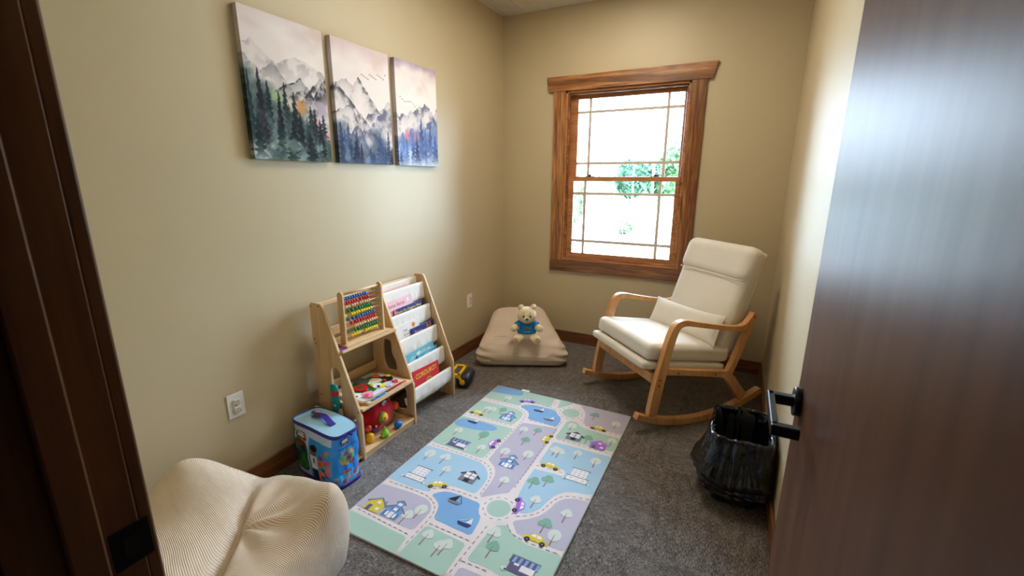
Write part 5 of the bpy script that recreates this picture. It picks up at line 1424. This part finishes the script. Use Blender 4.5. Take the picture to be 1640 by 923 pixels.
# ---------------------------------------------------------------- bin with black liner
bn = empty('waste_bin', (2.145, 2.215, 0), 0, 'rectangular waste bin with a shiny black liner between the door and rocking chair', 'bin')
def rr4(a, hx_, hy_, n=6.0):
    ca, sa = np.cos(a), np.sin(a); r = (np.abs(ca) ** n + np.abs(sa) ** n) ** (-1 / n)
    return r * ca * hx_, r * sa * hy_
prof = [(.100, .130, .004), (.104, .136, .012), (.124, .166, .352), (.128, .170, .356), (.126, .168, .360), (.120, .162, .354), (.100, .132, .016), (.0, .0, .014)]
def bin_pos(U, V):
    i = V * (len(prof) - 1); k = np.arange(len(prof))
    return rr4(U * 2 * np.pi, np.interp(i, k, [p[0] for p in prof]), np.interp(i, k, [p[1] for p in prof])) + (np.interp(i, k, [p[2] for p in prof]),)
gridobj('bin_shell', 60, 36, bin_pos, None, colr('bin_plastic', (26, 26, 28), .5), bn)
lp_ = [(0, 0, .02), (.085, .118, .022), (.098, .13, .05), (.110, .148, .18), (.116, .156, .30), (.120, .160, .352), (.128, .168, .368), (.134, .176, .362), (.138, .182, .30), (.145, .194, .22), (.155, .208, .145), (.150, .206, .115), (.140, .192, .085)]
def lin_pos(U, V):
    i = V * (len(lp_) - 1); k = np.arange(len(lp_))
    hx_ = np.interp(i, k, [p[0] for p in lp_]); hy_ = np.interp(i, k, [p[1] for p in lp_]); z = np.interp(i, k, [p[2] for p in lp_])
    a = U * 2 * np.pi
    ex = smoothstep(7.5, 10.5, i)
    # the loose skirt billows to the left (-x)
    fl = np.exp(-((np.angle(np.exp(1j * (a - np.pi * 1.04)))) / .55) ** 2)
    x, y = rr4(a, hx_, hy_)
    crease = (np.abs(fbm(U * 26, V * 3.5, 101, 2) * 2 - 1) - .25) * .020
    cr2 = (fbm(U * 9 + 5, V * 14, 103, 2) - .5) * .020 + .006 * np.sin(V * 62 + 3 * fbm(U * 6, V * 2, 107, 2) * 2) * smoothstep(.7, .85, V)
    amp = np.clip(i / 4, 0, 1) * (1 - .6 * np.exp(-((i - 6.3) / .8) ** 2))
    rim_ = (fbm(U * 26, V * 0, 104, 3) - .5) * .014 * np.exp(-((i - 6.5) / 1.0) ** 2)
    n_ = crease + cr2
    inside = (i < 6)
    sgn = np.where(inside, -1.0, 1.0) * 0 + 1
    l = np.hypot(x, y) + 1e-6
    x = x + x / l * (n_ * amp + .055 * fl * ex); y = y + y / l * n_ * amp
    z = z + rim_ + .025 * ex * (fbm(U * 7, V * 0 + 2, 105, 2) - .5) * 2 + .03 * fl * ex
    x = np.minimum(x, XR - 2.145 - .018)
    return x, y, z
lo = gridobj('bin_liner', 220, 110, lin_pos, None, M['liner'], bn)
# crumpled paper/plastic inside
MB().rbox((.055, .075, .05), .04, 12, lambda p, u: tuple(Vector(p) * (1 + .45 * mnoise.noise(Vector(p) * 38)) + Vector((-.01, -.01, .09)))).build('crumpled_bag', M['liner'], bn, smooth=False)

# ---------------------------------------------------------------- outdoors
GZ = -.2
conc = plain('concrete', srgb(205, 200, 192), .9, var=.05)
asp = plain('pale_asphalt', srgb(196, 194, 190), .9, var=.06)
tag(bx('ground_lawn', (-70, 28, GZ - .3), (60, 120, GZ - .02), plain('lawn', srgb(112, 140, 84), .95)), kind='structure')
tag(bx('ground_path', (-40, YB + .15, GZ - .3), (30, 11.9, GZ), conc), kind='structure')
tag(bx('ground_bed', (-40, 12.5, GZ - .3), (30, 16.2, GZ + .10), plain('mulch', srgb(112, 98, 88), .95, var=.6)), kind='structure')
tag(bx('ground_lot', (-70, 16.2, GZ - .3), (60, 28, GZ), asp), kind='structure')
tag(bx('kerb', (-40, 11.9, GZ - .3), (30, 12.5, GZ + .14), plain('kerb_concrete', srgb(62, 78, 92), .9), None, .03), 'grey concrete kerb beyond the window in front of the stony bed', 'kerb')
rs = random.Random(11)
stone = MB().ball((0, 0, 0), (1, .8, .55), 8, 6)
sme = stone.mesh('stone', plain('bed_stone', srgb(92, 84, 80), .9, var=.2))
spots_ = []
for k in range(60):
    for _t in range(60):
        q_ = (rs.uniform(-4.6, .9), rs.uniform(12.7, 15.4))
        if all(math.hypot(q_[0] - a, q_[1] - b) > .27 for a, b in spots_) and math.hypot(q_[0] + 1.12, q_[1] - 13.6) > .45 and math.hypot(q_[0] + 2.62, q_[1] - 12.95) > .75: break
    spots_.append(q_)
    o = bpy.data.objects.new('stone', sme); COL.objects.link(o)
    o.location = (q_[0], q_[1], GZ + .12); s = rs.uniform(.05, .12); o.scale = (s, s, s); o.rotation_euler = (0, 0, rs.uniform(0, 6))
    tag(o, 'small grey brown landscaping stone in the bed outside the window', 'stone', 'stones in the bed outside')
leafm = [plain('leaf_green_%d' % k, srgb(*c), .8, var=.25) for k, c in enumerate([(80, 112, 72), (68, 100, 80), (96, 120, 80)])]
barkm = plain('bark', srgb(120, 100, 84), .9)
def foliage(parent, c, r, n, leaf, mat, seed):
    rs = random.Random(seed); m = MB()
    for _ in range(n):
        a, ph = rs.uniform(0, 2 * math.pi), math.asin(rs.uniform(-1, 1)); q = rs.uniform(.55, 1) ** .5
        p = Vector((c[0] + r[0] * q * math.cos(ph) * math.cos(a), c[1] + r[1] * q * math.cos(ph) * math.sin(a), c[2] + r[2] * q * math.sin(ph)))
        Mx = Matrix.Translation(p) @ Matrix.Rotation(rs.uniform(0, 6.28), 4, 'Z') @ Matrix.Rotation(rs.uniform(-1.2, 1.2), 4, 'X')
        l = leaf * rs.uniform(.6, 1.3)
        m.add([(-l * .45, 0, 0), (0, -l, 0), (l * .45, 0, .1 * l), (0, l, 0)], [(0, 1, 2), (0, 2, 3)], mat=Mx)
    o = m.build('foliage', mat, parent); tag(o, kind='stuff'); return o
def tree(loc, h, r, label, mat, seed, n=1400, leaf=.35, grp=None, cat='tree', trunk=True, lobes=4):
    e = empty(cat if cat != 'tree' else 'tree', loc, 0, label, cat, grp)
    rs = random.Random(seed)
    if trunk: MB().tube([(0, 0, -.02), (.05, 0, h * .3), (0, .05, h * .7)], [.05 * h * .4, .04 * h * .4, .015 * h * .4], 8).build('trunk', barkm, e)
    core = MB().rbox((r * .72, r * .72, h * .36), r * .6, 8, lambda p, u: (p.x, p.y, p.z + h * .58)).build('crown', mat, e, smooth=True)
    foliage(core, (0, 0, h * .58), (r, r, h * .42), n, leaf, mat, seed)
    return e
tree((-2.62, 12.95, GZ + .1), 1.75, .50, 'small conical green tree just outside at the window\'s left edge', leafm[2], 1, 1800, .09)
sb = empty('shrub', (-1.12, 13.6, GZ + .1), 0, 'small leafy shrub among stones in the bed outside', 'shrub')
MB().tube([(0, 0, -.02), (.02, 0, .15)], .02, 6).build('stem', barkm, sb); foliage(sb, (0, 0, .20), (.30, .25, .20), 260, .08, leafm[2], 2)
for k, (x, y, h, r, c, lb) in enumerate(((-5.5, 34, 3.2, 1.15, 1, 'round tree at the left end of the near tree row outside'), (-2.4, 34, 4.3, 1.15, 0, 'tallest tree in the near row outside, behind the utility pole'), (.7, 34, 3.2, 1.1, 2, 'pale tree in the near row outside, right of the tallest one'),
        (-4.2, 38.5, 3.3, 1.3, 1, 'tree behind the near row outside, in its left gap'), (-.9, 38.5, 3.9, 1.25, 0, 'tree behind the near row outside, right of the tallest one'), (2.4, 38.5, 3.4, 1.2, 2, 'tree behind the near row outside, at its right end'),
        (-14.0, 39, 4.6, 1.9, 1, 'dark tree rising behind the white building outside'), (-10.6, 60, 3.8, 2.4, 1, 'far distant tree at the left of the window view'), (-4.4, 60, 4.2, 2.4, 2, 'far distant tree at the middle of the window view'))):
    tree((x, y, GZ - .1), h, r, lb, leafm[c], 20 + k, 1500, .34, 'trees beyond the parking lot')
def pole(loc, h, r, label, c, arm, nm, cat):
    e = empty(nm, loc, 0, label, cat); mt = plain(nm + '_paint', srgb(*c), .6)
    MB().tube([(0, 0, 0), (0, 0, h)], r, 10).build('post', mt, e)
    if arm == 1:
        MB().tube([(0, 0, h - .05), (-.35, 0, h)], .03, 8).build('arm', mt, e); MB().rbox((.16, .1, .04), .02, 4, mat=Matrix.Translation((-.4, 0, h))).build('lamp_head', mt, e)
        MB().box((-.2, -.2, 0), (.2, .2, .1)).build('footing', conc, e)
    else:
        MB().box((-.5, -.05, h - .35), (.5, .05, h - .25)).build('cross_arm', mt, e)
        for x in (-.42, 0, .42): MB().lathe([(.03, 0), (.04, .05), (.02, .1)], 8, c=(x, 0, h - .25)).build('insulator', mt, e)
    return e
pole((-6.0, 27.5, GZ), 4.6, .045, 'slim grey parking lot light pole seen through the left of window', (70, 92, 116), 1, 'light_pole', 'lamp post')
pole((-2.75, 27.3, GZ), 3.9, .075, 'wooden utility pole seen through the right part of window', (120, 96, 82), 0, 'utility_pole', 'pole')
pole((-3.9, 27.4, GZ), 3.0, .04, 'thin grey pole just left of the utility pole outside', (96, 104, 112), 0, 'thin_pole', 'pole')
bd = empty('building', (-9.9, 31, GZ - .05), 0, 'low white building beyond the parking lot at window left', 'building')
wh = plain('white_siding', srgb(190, 192, 194), .8); rfm = plain('building_roof', srgb(96, 104, 114), .8)
MB().box((-4.5, 0, 0), (2.6, 5, 1.7)).build('wall', wh, bd)
MB().prism([(-4.8, 1.7), (2.9, 1.7), (2.7, 1.85), (-4.6, 1.85)], -.3, 5.3, 'y').build('roof', rfm, bd)
for x in (-3.5, -1.8, -.1, 1.4):
    w_ = MB().box((x, -.04, .7), (x + .8, .0, 1.3)).build('window', rfm, bd); MB().box((x + .06, -.05, .75), (x + .74, -.04, 1.25)).build('pane', plain('far_glass', srgb(90, 110, 130), .2), w_)
for z in (.35, .7, 1.0, 1.35): MB().box((-4.5, -.015, z), (2.6, 0, z + .02)).build('siding_board', rfm, bd)
h2 = empty('building', (2.4, 44, GZ - .05), 0, 'distant white gabled house at the right edge of window', 'building')
MB().box((-3, 0, 0), (3, 4, 1.6)).build('wall', wh, h2); MB().prism([(-3.3, 1.6), (3.3, 1.6), (0, 2.9)], -.3, 4.3, 'y').build('roof', rfm, h2)
